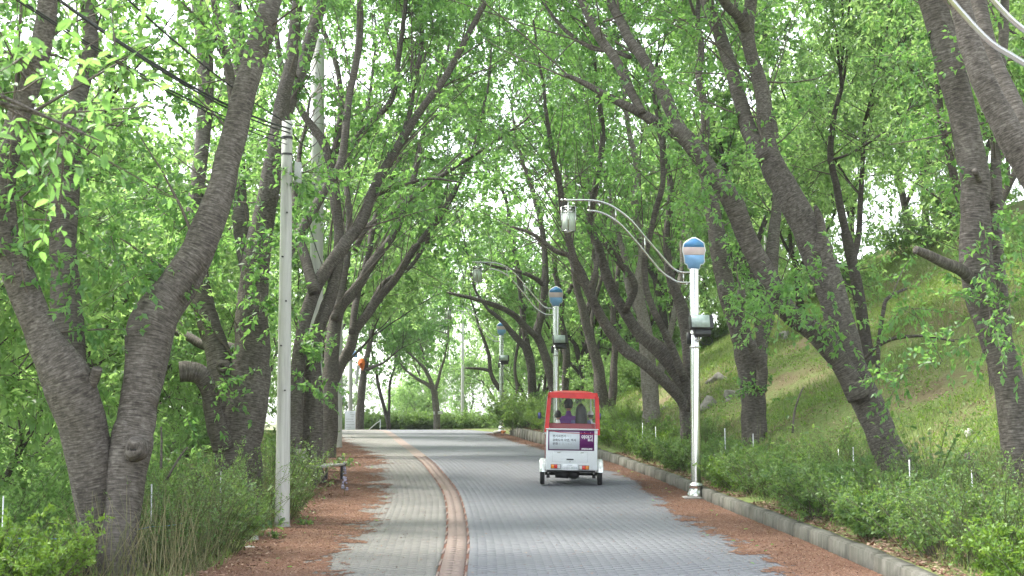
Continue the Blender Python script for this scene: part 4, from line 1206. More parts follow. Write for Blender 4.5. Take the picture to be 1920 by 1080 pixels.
# undergrowth on the lower left bank
c = 0
for i in range(46):
    y_ = srng.uniform(19, 72); x = float(WL(y_)) - srng.uniform(3.2, 13)
    if not in_view(x, y_, 100) : continue
    shrub_at(5 if srng.random() < .8 else 6, x, y_, srng.uniform(.8, 1.3), 'bush %s from the left in the undergrowth of the lower left bank', 'undergrowth bushes on the lower left bank', cat='bush')
for i in range(40):
    y_ = srng.uniform(26, 74); x = float(KB(y_)) + (srng.uniform(9.5, 15) if y_ < 44 else srng.uniform(2.8, 10))
    if not in_view(x, y_, 100): continue
    shrub_at(5 if srng.random() < .5 else 6, x, y_, srng.uniform(.6, 1.0), 'bush %s from the left in the undergrowth up the right hillside', 'undergrowth bushes up the right hillside', cat='bush')
# far clipped hedge and the round bush
hn = 0
for i, (x_, y_) in enumerate([(-2.6, 86), (-1.2, 84), (-4.0, 92), (-5.4, 96), (-7, 98), (.4, 78), (1.8, 74), (-8.6, 100), (-3.2, 100), (-1.0, 96)]):
    shrub_at(5, x_, y_, srng.uniform(1.0, 1.5), 'pale yellow green bush %s from the left beyond the bend', 'pale bushes beyond the bend', cat='bush')
for i in range(16):
    p = at(692 + i * 13, 808, 78.0 + (i % 2) * .5)
    e = shrub_at(6, p.x, p.y, 1.05 * srng.uniform(.9, 1.1), '%s bush from the left in the clipped hedge beyond the crest' % ORD[hn], 'bushes of the clipped hedge beyond the crest'); hn += 1
    e.scale = (1.1, 1.1, 1.0); e.location.z = at(690, 812, 78.0).z - .1
for i, (px, py, d, sc, lab) in enumerate([(985, 808, 57, 1.15, 'bright round bush behind the low wall left of the red canopy'), (1005, 806, 55, 1.2, 'bright bush touching the red canopy on its left'), (1020, 800, 53, 1.1, 'bush directly behind the red canopy'), (650, 806, 80, 1.4, 'dark bush behind the white notice board'), (668, 806, 82, 1.3, 'bush behind the trunk with the orange hood')]):
    p = at(px, py, d)
    e = shrub_at(6, p.x, p.y, sc, lab); e.location.z = min(e.location.z, p.z)
name_by_place()
# broad leaved plant beside the stub tree
def broad_plant(px, py, d, n, h, ls, label, seed):
    rng = np.random.default_rng(seed)
    c = at(px, py, d); g = Vector((c.x, c.y, tz(c.x, c.y)))
    st = MB(); fo = MB()
    a = rng.uniform(0, 6.28, n); el = rng.uniform(.3, 1.3, n); L = h * rng.uniform(.4, 1.0, n)
    D = np.stack([np.cos(a) * np.cos(el), np.sin(a) * np.cos(el), np.sin(el)], 1)
    E = D * L[:, None]
    st.batch(np.stack([np.zeros((n, 3)), E * .6 + np.array([0, 0, .04]), E], 1), np.tile([.006, .004, .002], (n, 1)), 3)
    k = np.repeat(np.arange(n), 4); m = len(k)
    t = rng.uniform(.5, 1, m)[:, None]
    P = E[k] * t
    fo.leaves(P, nrm(D[k] + unit(rng, m) * .9 + np.array([0, 0, -.2])), nrm(unit(rng, m) * .6 + np.array([0, -.3, 1])), ls * rng.uniform(.7, 1.2, m), ls * .6 * rng.uniform(.8, 1.1, m), rng.random(m), True)
    e = empty('leafy_plant', g)
    st.build('stems', M_LEAF_DRY, e, False, 'stuff'); fo.build('leaves', M_LEAF_SHRUB, e, False, 'stuff')
    tag(e, label, 'plant')
broad_plant(450, 1010, 19.0, 70, .85, .12, 'dark broad leaved plant at the foot of the stub tree', 1)
broad_plant(1510, 1000, 20.0, 26, .4, .08, 'small leafy weed behind the kerb under the hedge', 2)
broad_plant(575, 985, 20.9, 20, .25, .06, 'small weed tuft at the foot of the front concrete pole', 3)
broad_plant(640, 868, 33.5, 26, .4, .09, 'leafy weed on the litter beyond the bench', 4)
broad_plant(1555, 830, 23.0, 60, 1.4, .09, 'tall leafy sapling on the slope left of the arching cherry trunk', 5)
broad_plant(1745, 860, 19.0, 50, 1.3, .09, 'leafy sapling on the slope between the two right trunks', 6)
broad_plant(515, 1030, 18.6, 14, .18, .05, 'tiny weed on the left litter edge', 7)

# ------------------------------------------------------------------ grass and ground litter of the banks
def grass_field():
    rng = np.random.default_rng(77)
    n = 165000
    y = 12 + 50 * rng.random(n) ** 1.25
    r = rng.random(n) ** .8 * 11 + .2
    x = KR(y) + KW + r
    keep = (vnoise(x * .5, y * .5, 31) * .7 + vnoise(x * 1.7, y * 1.7, 32) * .3 > .53 - .26 * rng.random(n)) & (np.abs(x / y) < .42)
    x, y = x[keep], y[keep]
    n2 = 26000
    y2 = 13 + 45 * rng.random(n2); x2 = WL(y2) - .25 - 9 * rng.random(n2) ** 1.3
    k2 = vnoise(x2 * .8, y2 * .8, 33) > .3
    x = np.concatenate([x, x2[k2]]); y = np.concatenate([y, y2[k2]])
    m = len(x)
    P = np.stack([x, y, terrain(x, y) - .01], 1)
    D = nrm(np.stack([rng.normal(0, .45, m), rng.normal(0, .45, m), np.ones(m)], 1))
    N = unit(rng, m)
    L = rng.uniform(.06, .2, m) * (.6 + .9 * vnoise(x * .9, y * .9, 35))
    mb = MB(); mb.blades(P, D, N, L, rng.uniform(.008, .016, m) + y * .0002, np.clip(rng.random(m) * .7 + .5 * vnoise(x * .4, y * .4, 36) - .1, 0, 1))
    o = mb.build('grass', M_GRASS, None, False, 'stuff')
    tag(o, 'short green grass growing on the banks beside the road', 'grass')
    # ground cover weeds
    n = 60000
    y = 13 + 48 * rng.random(n); x = KR(y) + KW + .3 + 10 * rng.random(n)
    k = (vnoise(x * .8, y * .8, 41) > .45) & (np.abs(x / y) < .42)
    x, y = x[k], y[k]; m = len(x)
    P = np.stack([x, y, terrain(x, y) + rng.uniform(.01, .12, m)], 1)
    mb = MB(); mb.leaves(P, nrm(unit(rng, m) + np.array([0, 0, .3])), nrm(unit(rng, m) * .6 + np.array([0, 0, 1])), rng.uniform(.04, .09, m), rng.uniform(.03, .05, m), rng.random(m))
    o = mb.build('ground_cover', M_LEAF_LIME, None, False, 'stuff'); tag(o, 'small leafy ground cover on the right bank', 'ground cover')
    # brown fallen leaves
    n = 60000
    y = 12.5 + 48 * rng.random(n); x = KR(y) + KW + .05 + 9 * rng.random(n) ** 1.8
    k = (vnoise(x * .6, y * .6, 51) > .40) & (np.abs(x / y) < .42)
    x, y = x[k], y[k]
    n2 = 12000; y2 = 13 + 40 * rng.random(n2); x2 = WL(y2) + .1 - 2.2 * rng.random(n2)
    x = np.concatenate([x, x2]); y = np.concatenate([y, y2]); m = len(x)
    P = np.stack([x, y, np.maximum(terrain(x, y), ZR(y)) + .012], 1)
    mb = MB(); mb.blades(P, nrm(unit(rng, m) * np.array([1, 1, .25])), nrm(unit(rng, m) * .5 + np.array([0, 0, 1])), rng.uniform(.02, .07, m), rng.uniform(.02, .045, m), rng.random(m))
    o = mb.build('fallen_leaves', M_FLAKE, None, False, 'stuff'); tag(o, 'brown fallen leaves scattered over the banks', 'leaf litter')
    # tall dry stems on the left verge and behind the kerb
    n = 1900
    y = 14.2 + 13 * rng.random(n) ** 1.2; x = WL(y) - .35 - 1.2 * rng.random(n)
    n2 = 1500; y2 = 12.5 + 26 * rng.random(n2); x2 = KR(y2) + KW + .3 + 1.5 * rng.random(n2)
    x = np.concatenate([x, x2]); y = np.concatenate([y, y2]); m = len(x)
    kd = ~((x < 0) & (y > 17.6) & (y < 20.3) & (x > WL(y) - 1.1)); n = int(kd[:n].sum()); x, y = x[kd], y[kd]; m = len(x)
    P = np.stack([x, y, terrain(x, y) - .02], 1)
    D = nrm(np.stack([rng.normal(0, .32, m), rng.normal(0, .32, m), np.ones(m)], 1)); L = np.where(np.arange(m) < n, rng.uniform(.3, .95, m), rng.uniform(.3, .8, m))
    E = P + D * L[:, None]; Mid = P + D * (L * .5)[:, None] + rng.normal(0, .03, (m, 3))
    mb = MB(); mb.batch(np.stack([P, Mid, E], 1), np.stack([np.full(m, .004), np.full(m, .003), np.full(m, .001)], 1), 3)
    a = np.repeat(rng.random(m), 9); mb.a = [a]
    o = mb.build('dry_grass', M_LEAF_DRY, None, False, 'stuff'); tag(o, 'tall dry grass stems on both verges', 'dry grass')
grass_field()
# ------------------------------------------------------------------ street lamps
M_STEEL = plain('stainless_steel', (.62, .62, .60), .22, 1.0, .5, .08, 3)
M_DARK = plain('dark_housing', (.03, .03, .032), .45)
M_GLASSG = plain('floodlight_glass', (.42, .50, .47), .12, 0, .7, .25, 14)
M_MILK = plain('milky_pane', (.52, .58, .50), .35, 0, .5, .1, 5)
M_WHITE = plain('white_enamel', (.74, .76, .79), .28, 0, .5, .05, 3, .4)
M_BLUE = plain('sign_blue', (.075, .25, .52), .4, var=.12, scale=9)
M_LBLUE = plain('sign_light_blue', (.22, .42, .72), .4, var=.12, scale=9)
M_PINK = plain('sign_pink', (.62, .49, .50), .4, var=.1, scale=7)
M_CONC = plain('concrete_slab', (.33, .32, .30), .9, var=.3, scale=9, bmp=.3)

TOPT = [(145, 75), (230, 76), (330, 78), (420, 95), (500, 135), (600, 215), (700, 335), (800, 450), (870, 530), (930, 568), (1003, 572)]
LOWT = [(305, 148), (370, 155), (440, 180), (520, 235), (600, 320), (700, 440), (800, 560), (860, 605), (920, 637), (1003, 641)]
LM = .002617
def lampxy(a): return ((a[0] - 1025) * LM, 0.0, 4.036 + (545 - a[1]) * LM)
def arm_z(tab, zx):
    t = np.array(tab); return 4.036 + (545 - np.interp(zx, t[:, 0], t[:, 1])) * LM

def prism(mb, outline, y0, y1):
    """flat plate from an outline in the XZ plane, between y0 and y1"""
    bm = bmesh.new()
    vs_ = [bm.verts.new((x, y0, z)) for x, z in outline]
    f = bm.faces.new(vs_)
    r = bmesh.ops.extrude_face_region(bm, geom=[f])
    for g in r['geom']:
        if isinstance(g, bmesh.types.BMVert): g.co.y = y1
    bmesh.ops.triangulate(bm, faces=bm.faces[:])
    bmesh.ops.recalc_face_normals(bm, faces=bm.faces[:])
    mb.bm(bm)

def smooth_outline(pts, per=5):
    P = np.array(pts + pts[:1], float)
    Q = np.concatenate([P[-2:-1], P, P[1:2]])
    out = []
    for i in range(1, len(Q) - 2):
        for t in np.linspace(0, 1, per, endpoint=False):
            a, b, c, d = Q[i - 1], Q[i], Q[i + 1], Q[i + 2]
            out.append(tuple(.5 * (2 * b + (-a + c) * t + (2 * a - 5 * b + 4 * c - d) * t * t + (-a + 3 * b - 3 * c + d) * t ** 3)))
    return out

def make_lamp():
    e = empty('street_lamp')
    mb = MB(); mb.lathe([(.084, .10), (.084, 4.02), (.078, 4.036), (.0, 4.036)], n=24); mb.build('pole', M_STEEL, e, True)
    mb = MB(); mb.lathe([(.16, 0.02), (.165, .06), (.15, .10), (.125, .13), (.12, .20), (.135, .215), (.12, .235), (.10, .26), (.086, .27)], n=24); mb.build('base_cover', M_STEEL, e, True)
    mb = MB(); mb.box((0, 0, .01), (.46, .42, .03)); mb.build('base_plate', M_CONC, e)
    arm = MB(); arm.tube(catmull(np.array([lampxy(a) for a in TOPT]), 4), .0185, 8); o = arm.build('upper_arm_tube', M_STEEL, e, True)
    arm = MB(); arm.tube(catmull(np.array([lampxy(a) for a in LOWT]), 4), .0185, 8); o = arm.build('lower_arm_tube', M_STEEL, e, True)
    for zx in (317, 497, 693, 953):
        r = MB(); x = (zx - 1025) * LM
        r.tube([(x, 0, arm_z(TOPT, zx)), (x, 0, arm_z(LOWT, zx))], .0125, 8); r.build('arm_rung', M_STEEL, e, True)
    r = MB(); r.lathe([(.0, -.025), (.022, -.018), (.026, 0), (.022, .018), (0, .025)], ((145 - 1040) * LM, 0, arm_z(TOPT, 150)), 10, 'X'); r.build('arm_end_ball', M_STEEL, e, True)
    # hanging lantern, turned so that a corner faces the road
    lx, lz = (175 - 1025) * LM, arm_z(TOPT, 175)
    lan = empty('lantern', (lx, 0, lz)); lan.parent = e; lan.rotation_euler = (0, 0, math.radians(40))
    m = MB(); m.tube([(0, 0, 0), (0, 0, -.12)], .008, 8); m.lathe([(0, -.03), (.018, -.035), (.018, -.05), (0, -.055)], n=10); m.build('hanger', M_STEEL, lan, True)
    w, z0, z1 = .088, -.12, -.565
    m = MB()
    for sx in (-1, 1):
        for sy in (-1, 1):
            m.box((sx * w, sy * w, (z0 + z1) / 2), (.016, .016, z0 - z1))
    for z in (z0 - .005, z0 - .10, z1 + .008):
        for s in (-1, 1):
            m.box((0, s * w, z), (w * 2 - .016, .014, .014)); m.box((s * w, 0, z), (.014, w * 2 - .016, .014))
    m.build('lantern_frame', M_STEEL, lan)
    for k in range(4):
        p = MB(); p.box((0, -w + .002, (z0 - .107 + z1 + .016) / 2), (w * 2 - .018, .004, z0 - .107 - z1 - .016))
        o = p.build('pane', M_MILK, lan); o.rotation_euler = (0, 0, k * math.pi / 2)
        p = MB(); p.box((0, -w + .002, z0 - .052), (w * 2 - .018, .004, .08)); p.lathe([(.026, -.003), (.026, .003), (0, .003)], (0, -w - .001, z0 - .052), 12, 'Y')
        o = p.build('crest_panel', M_STEEL, lan); o.rotation_euler = (0, 0, k * math.pi / 2)
        p = MB(); p.lathe([(0, -.006), (.019, -.006), (.019, .002)], (0, -w - .001, z0 - .052), 10, 'Y')
        o = p.build('round_opening', M_DARK, lan); o.rotation_euler = (0, 0, k * math.pi / 2)
    p = MB(); p.box((0, 0, z0 + .003), (w * 2, w * 2, .006)); p.build('lantern_cap', M_STEEL, lan)
    p = MB(); p.box((0, 0, z1 - .008), (w * 1.7, w * 1.7, .014)); p.build('lantern_bottom', M_STEEL, lan)
    # cut-out board on the pole top: plain bands of blue and pink
    b = empty('cut_out_board', (0, 0, 4.02)); b.parent = e
    ol = [(-.05, .0), (-.11, .01), (-.13, .08), (-.17, .10), (-.18, .21), (-.19, .27), (-.205, .33), (-.20, .40), (-.185, .47), (-.12, .525), (-.03, .575), (.03, .58), (.12, .53), (.185, .48), (.20, .40), (.215, .34), (.195, .28), (.19, .18), (.20, .14), (.17, .09), (.12, .08), (.10, .0), (.05, -.01)]
    m = MB(); prism(m, ol, -.006, .006); m.build('white_edge', M_WHITE, b)
    def clip(o, lo, hi, k):
        c = [(x * k, .29 + (z - .29) * k) for x, z in o]
        out = []
        n = len(c)
        for i in range(n):
            p, q = c[i], c[(i + 1) % n]
            def inside(a): return lo <= a[1] <= hi
            if inside(p): out.append(p)
            for lim in ((lo, hi) if q[1] > p[1] else (hi, lo)):
                if (p[1] - lim) * (q[1] - lim) < 0:
                    f = (lim - p[1]) / (q[1] - p[1]); out.append((p[0] + (q[0] - p[0]) * f, lim))
        return out
    for nm, lo, hi, mt in (('upper_blue_field', .40, .60, M_BLUE), ('pink_field', .26, .40, M_PINK), ('lower_blue_field', -.02, .26, M_LBLUE)):
        m = MB(); prism(m, clip(ol, lo, hi, .93), -.010, -.0062); m.build(nm, mt, b)
    m = MB(); m.box((0, .03, .03), (.05, .05, .10)); m.build('board_bracket', M_DARK, b)
    # floodlight
    f = empty('floodlight', (.10, -.14, 3.03)); f.parent = e; f.rotation_euler = (math.radians(-14), 0, math.radians(8))
    m = MB(); m.bbox((0, .0, .04), (.41, .16, .25), .015); m.build('housing', M_DARK, f)
    m = MB(); m.box((-.03, -.083, .045), (.325, .006, .22)); m.build('glass_front', M_GLASSG, f)
    m = MB(); m.bbox((.02, .03, -.14), (.30, .14, .12), .03); m.build('gear_box', M_DARK, f)
    m = MB(); m.tube([(-.02, .02, -.2), (-.02, .04, -.27), (-.06, .14, -.27)], .014, 6); m.box((-.06, .06, -.25), (.14, .03, .02)); m.build('bracket', M_STEEL, f)
    m = MB(); m.tube(catmull(np.array([(.12, .02, -.18), (.19, .04, -.26), (.15, .06, -.34), (.05, .08, -.33), (-.02, .1, -.28)]), 5), .006, 6); m.build('cable', M_DARK, f)
    for zs in (2.62, 2.86):
        m = MB(); m.lathe([(.084, zs), (.092, zs), (.092, zs + .04), (.084, zs + .04)], n=20); m.build('strap', M_STEEL, e, True)
    m = MB(); m.box((-.11, 0, 2.80), (.06, .08, .20)); m.build('switch_box', M_DARK, e)
    reg(e)
    return e
lamp0 = make_lamp()
LBL = ['stainless street lamp whose bare arm crosses the upper right corner', 'front stainless street lamp with lantern arm and floodlight on the right kerb', 'second street lamp standing behind the red canopied vehicle', 'third street lamp at the top of the rise']
for i, (x, y_) in enumerate(LAMPS):
    o = lamp0 if i == 1 else copy_tree(lamp0)
    o.location = (x, y_, float(ZR(y_)) + .004)
    o.rotation_euler = (0, 0, [math.radians(-3), 0, math.radians(4), math.radians(8)][i])
    tag(o, LBL[i], 'street lamp', 'street lamps along the right kerb')

# ------------------------------------------------------------------ poles and cables
def pole_mat():
    m, n, l, p = mat('pole_concrete')
    g = n.new('ShaderNodeTexCoord')
    mp = n.new('ShaderNodeMapping'); mp.inputs['Scale'].default_value = (7, 7, .5); l.new(g.outputs['Object'], mp.inputs[0])
    n1 = noise(n, l, 1.2, mp.outputs[0], 6, .65, .5); n2 = noise(n, l, 30, g.outputs['Object'], 4, .7)
    r = ramp(n, [(.25, (.26, .255, .235)), (.5, (.44, .435, .41)), (.75, (.58, .575, .545))]); l.new(n1.outputs['Fac'], r.inputs[0])
    l.new(r.outputs[0], p.inputs['Base Color']); p.inputs['Roughness'].default_value = .85
    bump(n, l, n2.outputs['Fac'], .3, .006, p)
    return m
M_POLE = pole_mat()
M_CABLE = plain('black_cable', (.018, .018, .02), .6)
M_GREYBOX = plain('grey_box', (.42, .43, .42), .55)
def conc_pole(name, label, x, y_, h, d0, d1, n=20, steps=True, groove=False, z=None):
    e = empty(name, (x, y_, (tz(x, y_) if z is None else z)))
    mb = MB()
    k = 10
    if groove:
        ang = math.pi / n
        prof = [(d0 / 2 + (d1 - d0) / 2 * t, -.3 + (h + .3) * t) for t in np.linspace(0, 1, k)] + [(0, h)]
        mb.lathe(prof, n=n)
    else:
        mb.lathe([(d0 / 2 + (d1 - d0) / 2 * t, -.3 + (h + .3) * t) for t in np.linspace(0, 1, k)] + [(d1 * .4, h + .02), (0, h + .03)], n=n)
    mb.build('shaft', M_POLE, e, not groove)
    if steps:
        zz = 1.9; s = 1
        while zz < h - .6:
            b = MB(); rr = (d0 + (d1 - d0) * zz / h) / 2
            b.tube([(s * rr * .3, -rr * .8, zz), (s * rr * .35, -rr - .03, zz)], .012, 8); b.build('step_bolt', M_DARK, e, True)
            zz += .62; s = -s
    tag(e, label, 'pole')
    return e
p1 = conc_pole('concrete_pole', 'front pale concrete pole with a small grey box near its top', -3.17, 20.5, 5.69, .21, .15, 8, True, True)
b = MB(); b.bbox((.16, 0, 4.95), (.095, .09, .30), .01); b.build('meter_box', M_GREYBOX, p1)
b = MB(); b.lathe([(.082, 5.43), (.082, 5.47)], n=16); b.lathe([(.082, 5.20), (.082, 5.23)], n=16); b.build('cable_band', M_DARK, p1)
b = MB(); b.lathe([(.108, .02), (.108, .10)], n=8); b.build('base_collar', M_CONC, p1)
conc_pole('utility_pole', 'tall thick white utility pole behind the bench', -4.27, 32, 9.5, .32, .26)
conc_pole('concrete_pole', 'far concrete pole at the left litter edge with stones at its foot', -5.05, 43, 5.6, .23, .18, 12)
p4 = conc_pole('utility_pole', 'distant pale pole rising behind the white notice board', -8.1, 74, 5.6, .22, .18, 12, False)
b = MB(); b.box((.2, -.05, 3.9), (.28, .02, .34)); b.build('small_plate', M_LBLUE, p4)
conc_pole('utility_pole', 'thin distant pole beyond the hedge left of the third lamp', -2.95, 88, 8.5, .2, .16, 12, False, z=.2)
conc_pole('utility_pole', 'pale concrete pole on the grass slope behind the upright cherry', 7.7, 44, 9.0, .26, .2, 14)
def cable(a, b_, sag, r, label, n=24):
    a = Vector(a); b_ = Vector(b_)
    pts = [a.lerp(b_, t) - Vector((0, 0, sag * 4 * t * (1 - t))) for t in np.linspace(0, 1, n)]
    mb = MB(); mb.tube(pts, r, 6, False)
    o = mb.build('cable', M_CABLE, None, True); tag(o, label, 'cable', 'overhead cables at the left')
ptop = Vector((-3.12, 20.45, 5.55))
cable(ptop, (-3.75, -14, 6.6), 1.55, .013, 'thick black cable crossing the upper left corner')
cable(ptop + Vector((0, 0, -.06)), (-3.68, -14, 6.6), 1.52, .010, 'second black cable beside the thick one in the upper left corner')
cable(ptop + Vector((-.05, 0, -.15)), (-4.3, -14, 6.2), 1.35, .008, 'lower thin black cable in the upper left corner')
cable(ptop + Vector((-.05, 0, -.22)), (-4.5, -14, 6.3), 1.30, .007, 'lowest thin black wire in the upper left corner')
cable(ptop + Vector((.03, 0, .05)), (-3.3, -14, 7.2), 1.4, .009, 'uppermost thin black wire in the upper left corner')
cable(ptop, (-4.2, 31.9, 7.6), .25, .012, 'black cable from the front pole to the tall utility pole')
cable(ptop + Vector((0, 0, -.25)), (-5.0, 42.95, 5.4), .7, .010, 'sagging black cable between the front and far concrete poles')

# ------------------------------------------------------------------ bench
def bench():
    e = empty('park_bench', (-3.86, 28.2, tz(-3.86, 28.2)), math.radians(-11))
    M_BOARD = plain('grey_bench_board', (.33, .32, .29), .7, var=.2, scale=12)
    M_BLK = plain('black_cast_metal', (.035, .035, .04), .5)
    for i in range(3):
        m = MB(); m.bbox((-.15 + i * .15, .75, .385), (.142, 1.62, .04), .008); m.build('seat_slat', M_BOARD, e)
    for s in (0, 1):
        y0 = -.07 + s * 1.64
        m = MB(); m.bbox((0.0, y0, .375), (.46, .05, .06), .014); m.build('end_frame', M_BLK, e)
        for xx in (-.17, .15):
            m = MB(); m.bbox((xx, y0, .17), (.05, .05, .36), .008); m.build('leg', M_BLK, e)
        m = MB(); m.tube([(-.2, y0, .38), (-.24, y0, .55), (-.29, y0, .74)], .018, 8); m.build('back_support', M_BLK, e, True)
    for i in range(2):
        m = MB(); m.bbox((-.235 - i * .035, .75, .54 + i * .13), (.025, 1.62, .11), .006); o = m.build('back_slat', M_BOARD, e)
    tag(e, 'small park bench with grey slats and black end frame on the left verge', 'bench')
bench()

# ------------------------------------------------------------------ signs, stakes, stones
M_PAPER = plain('white_board', (.74, .75, .84), .6, var=.04)
M_INK = plain('faded_ink', (.30, .30, .36), .8)
def notice():
    p = at(656.5, 804, 70.5)
    e = empty('notice_board', (p.x, p.y, float(ZR(70.5)) - .02))
    m = MB(); m.bbox((0, 0, .46), (.50, .03, .90), .006); m.build('board', M_PAPER, e)
    for sx in (-1, 1):
        m = MB(); m.box((sx * .2, .03, .44), (.03, .03, .9)); m.build('leg', M_WHITE, e)
    rows = [(.03, .82, .07), (.08, .74, .18), (.10, .66, .14), (-.05, .52, .30), (-.03, .40, .34), (.0, .27, .36), (-.08, .14, .26)]
    m = MB()
    rr = random.Random(2)
    for cx, z, w in rows:
        x = cx - w / 2
        while x < cx + w / 2:
            l = rr.uniform(.02, .05); m.box((x + l / 2, -.0165, z), (l, .003, .022)); x += l + .012
    m.build('faded_print', M_INK, e)
    tag(e, 'white notice board with faded print standing at the crest', 'notice board')
notice()
def little_board():
    p = at(820, 774, 73.85)
    e = empty('small_sign', (p.x + .03, p.y, p.z))
    e.rotation_euler = (0, math.radians(-3), 0)
    m = MB(); m.bbox((0, 0, 0), (.46, .02, .15), .005); m.build('board', plain('weathered_white', (.70, .67, .66), .6), e)
    m = MB(); m.box((-.12, -.012, 0), (.02, .003, .06)); m.box((.06, -.012, .01), (.16, .003, .02)); m.build('faded_print', M_INK, e)
    m = MB(); m.box((0, .06, -.02), (.03, .11, .03)); m.build('bracket', M_DARK, e)
    tag(e, 'little white board fixed to the pale trunk before the hedge', 'sign')
little_board()
def hood():
    p = at(677, 684, 72.6)
    e = empty('orange_hood', p)
    M_OR = plain('orange_fabric', (.75, .16, .02), .6, var=.25, scale=8)
    ol = smooth_outline([(-.10, .28), (-.16, .12), (-.12, -.05), (-.02, -.18), (.10, -.28), (.18, -.05), (.19, .15), (.12, .28), (0, .33)])
    m = MB()
    bm = bmesh.new()
    rings = []
    for y0, k in ((-.12, .25), (-.10, .7), (0, 1.0), (.10, .9)):
        rings.append([bm.verts.new((x * k, y0, z * k)) for x, z in ol])
    for a, b_ in zip(rings[:-1], rings[1:]):
        for i in range(len(a)):
            bm.faces.new((a[i], a[(i + 1) % len(a)], b_[(i + 1) % len(a)], b_[i]))
    bm.faces.new(rings[0]); bmesh.ops.triangulate(bm, faces=[f for f in bm.faces if len(f.verts) > 4])
    m.bm(bm); m.build('hood', M_OR, e, True)
    m = MB(); m.tube(catmull(np.array([(-.12, -.05, -.05), (-.17, -.06, -.35), (-.20, -.05, -.7), (-.24, -.04, -.95)]), 4), [.10] + [.09] * 5 + [.07] * 6 + [.05], 8, True, 1, .2, 3)
    m.build('plastic_sheet', plain('grey_plastic', (.45, .47, .44), .35, var=.2, scale=9), e, True)
    tag(e, 'orange hood with grey plastic tied high on the dark trunk', 'hood')
hood()
def rope():
    a = at(713, 788, 74); g = Vector((a.x, a.y, float(terrain(a.x, a.y))))
    e = empty('rope_stand', g)
    m = MB(); m.tube([(0, 0, -.2), (0, 0, a.z - g.z)], .018, 8); m.lathe([(0, a.z - g.z - .02), (.04, a.z - g.z), (0, a.z - g.z + .04)], n=10); m.build('post', M_WHITE, e, True)
    q = at(688, 806, 74) - g
    m = MB(); m.tube(catmull(np.array([(0, 0, a.z - g.z - .02), (q.x * .4, 0, (a.z - g.z) * .65), (q.x * .8, 0, (a.z - g.z) * .25), (q.x, 0, .05)]), 4), .02, 6); m.build('rope', plain('white_rope', (.7, .7, .68), .8), e, True)
    tag(e, 'white post with a sagging rope left of the clipped hedge', 'rope barrier')
rope()
M_STAKE = plain('galvanised_stake', (.55, .56, .57), .4, .6, var=.15)
M_STRING = plain('blue_string', (.10, .28, .60), .6)
stakes = []
def stake(px, ptop_, pbot, d, label, left=True):
    a = at(px, ptop_, d); g = tz(a.x, a.y)
    mb = MB(); mb.tube([(0, 0, -.15), (random.uniform(-.01, .01), 0, a.z - g)], .0075, 7)
    o = mb.build('metal_stake', M_STAKE, None, True); o.location = (a.x, a.y, g)
    tag(o, label, 'stake', 'metal stakes along the verges')
    return Vector((a.x, a.y, (a.z + g) / 2))
sl = [stake(285, 908, 1065, 15.4, 'metal stake with blue string just right of the big forked trunk'), stake(415, 884, 1010, 18.2, 'metal stake in front of the stub tree'), stake(6, 930, 1000, 14.8, 'short metal stake at the left picture edge')]
sr = [stake(1823, 872, 930, 17.0, 'short thick metal stake left of the right edge trunk'), stake(1705, 862, 1020, 17.6, 'tall metal stake right of the arching cherry trunk'), stake(1600, 838, 930, 21.0, 'tall metal stake left of the arching cherry trunk'), stake(1573, 842, 880, 22.6, 'thin metal stake behind the tall one left of the arching trunk'),
      stake(1412, 813, 850, 27.5, 'short white stake in front of the upright cherry'), stake(1360, 803, 855, 28.0, 'thin stake in the hedge right of the front lamp'), stake(1205, 793, 830, 34.0, 'thin stake in front of the pale straight trunk'), stake(1230, 800, 850, 33.0, 'thin stake left of the boulder')]
def string(a, b_, label):
    mb = MB(); pts = [a.lerp(b_, t) - Vector((0, 0, .06 * 4 * t * (1 - t))) for t in np.linspace(0, 1, 8)]
    mb.tube(pts, .004, 5, False); o = mb.build('string', M_STRING, None, True); tag(o, label, 'string', 'blue strings between the stakes')
string(sl[0], sl[1], 'blue string tied between the two left stakes')
string(sl[2], sl[0], 'blue string crossing the big forked trunk at the bottom left')
for i, nm in enumerate(['left of the right edge trunk', 'behind the arching cherry trunk', 'beside the tall stake', 'towards the upright cherry', 'behind the front lamp']):
    string(sr[i], sr[i + 1], 'blue string in the right hedge ' + nm)

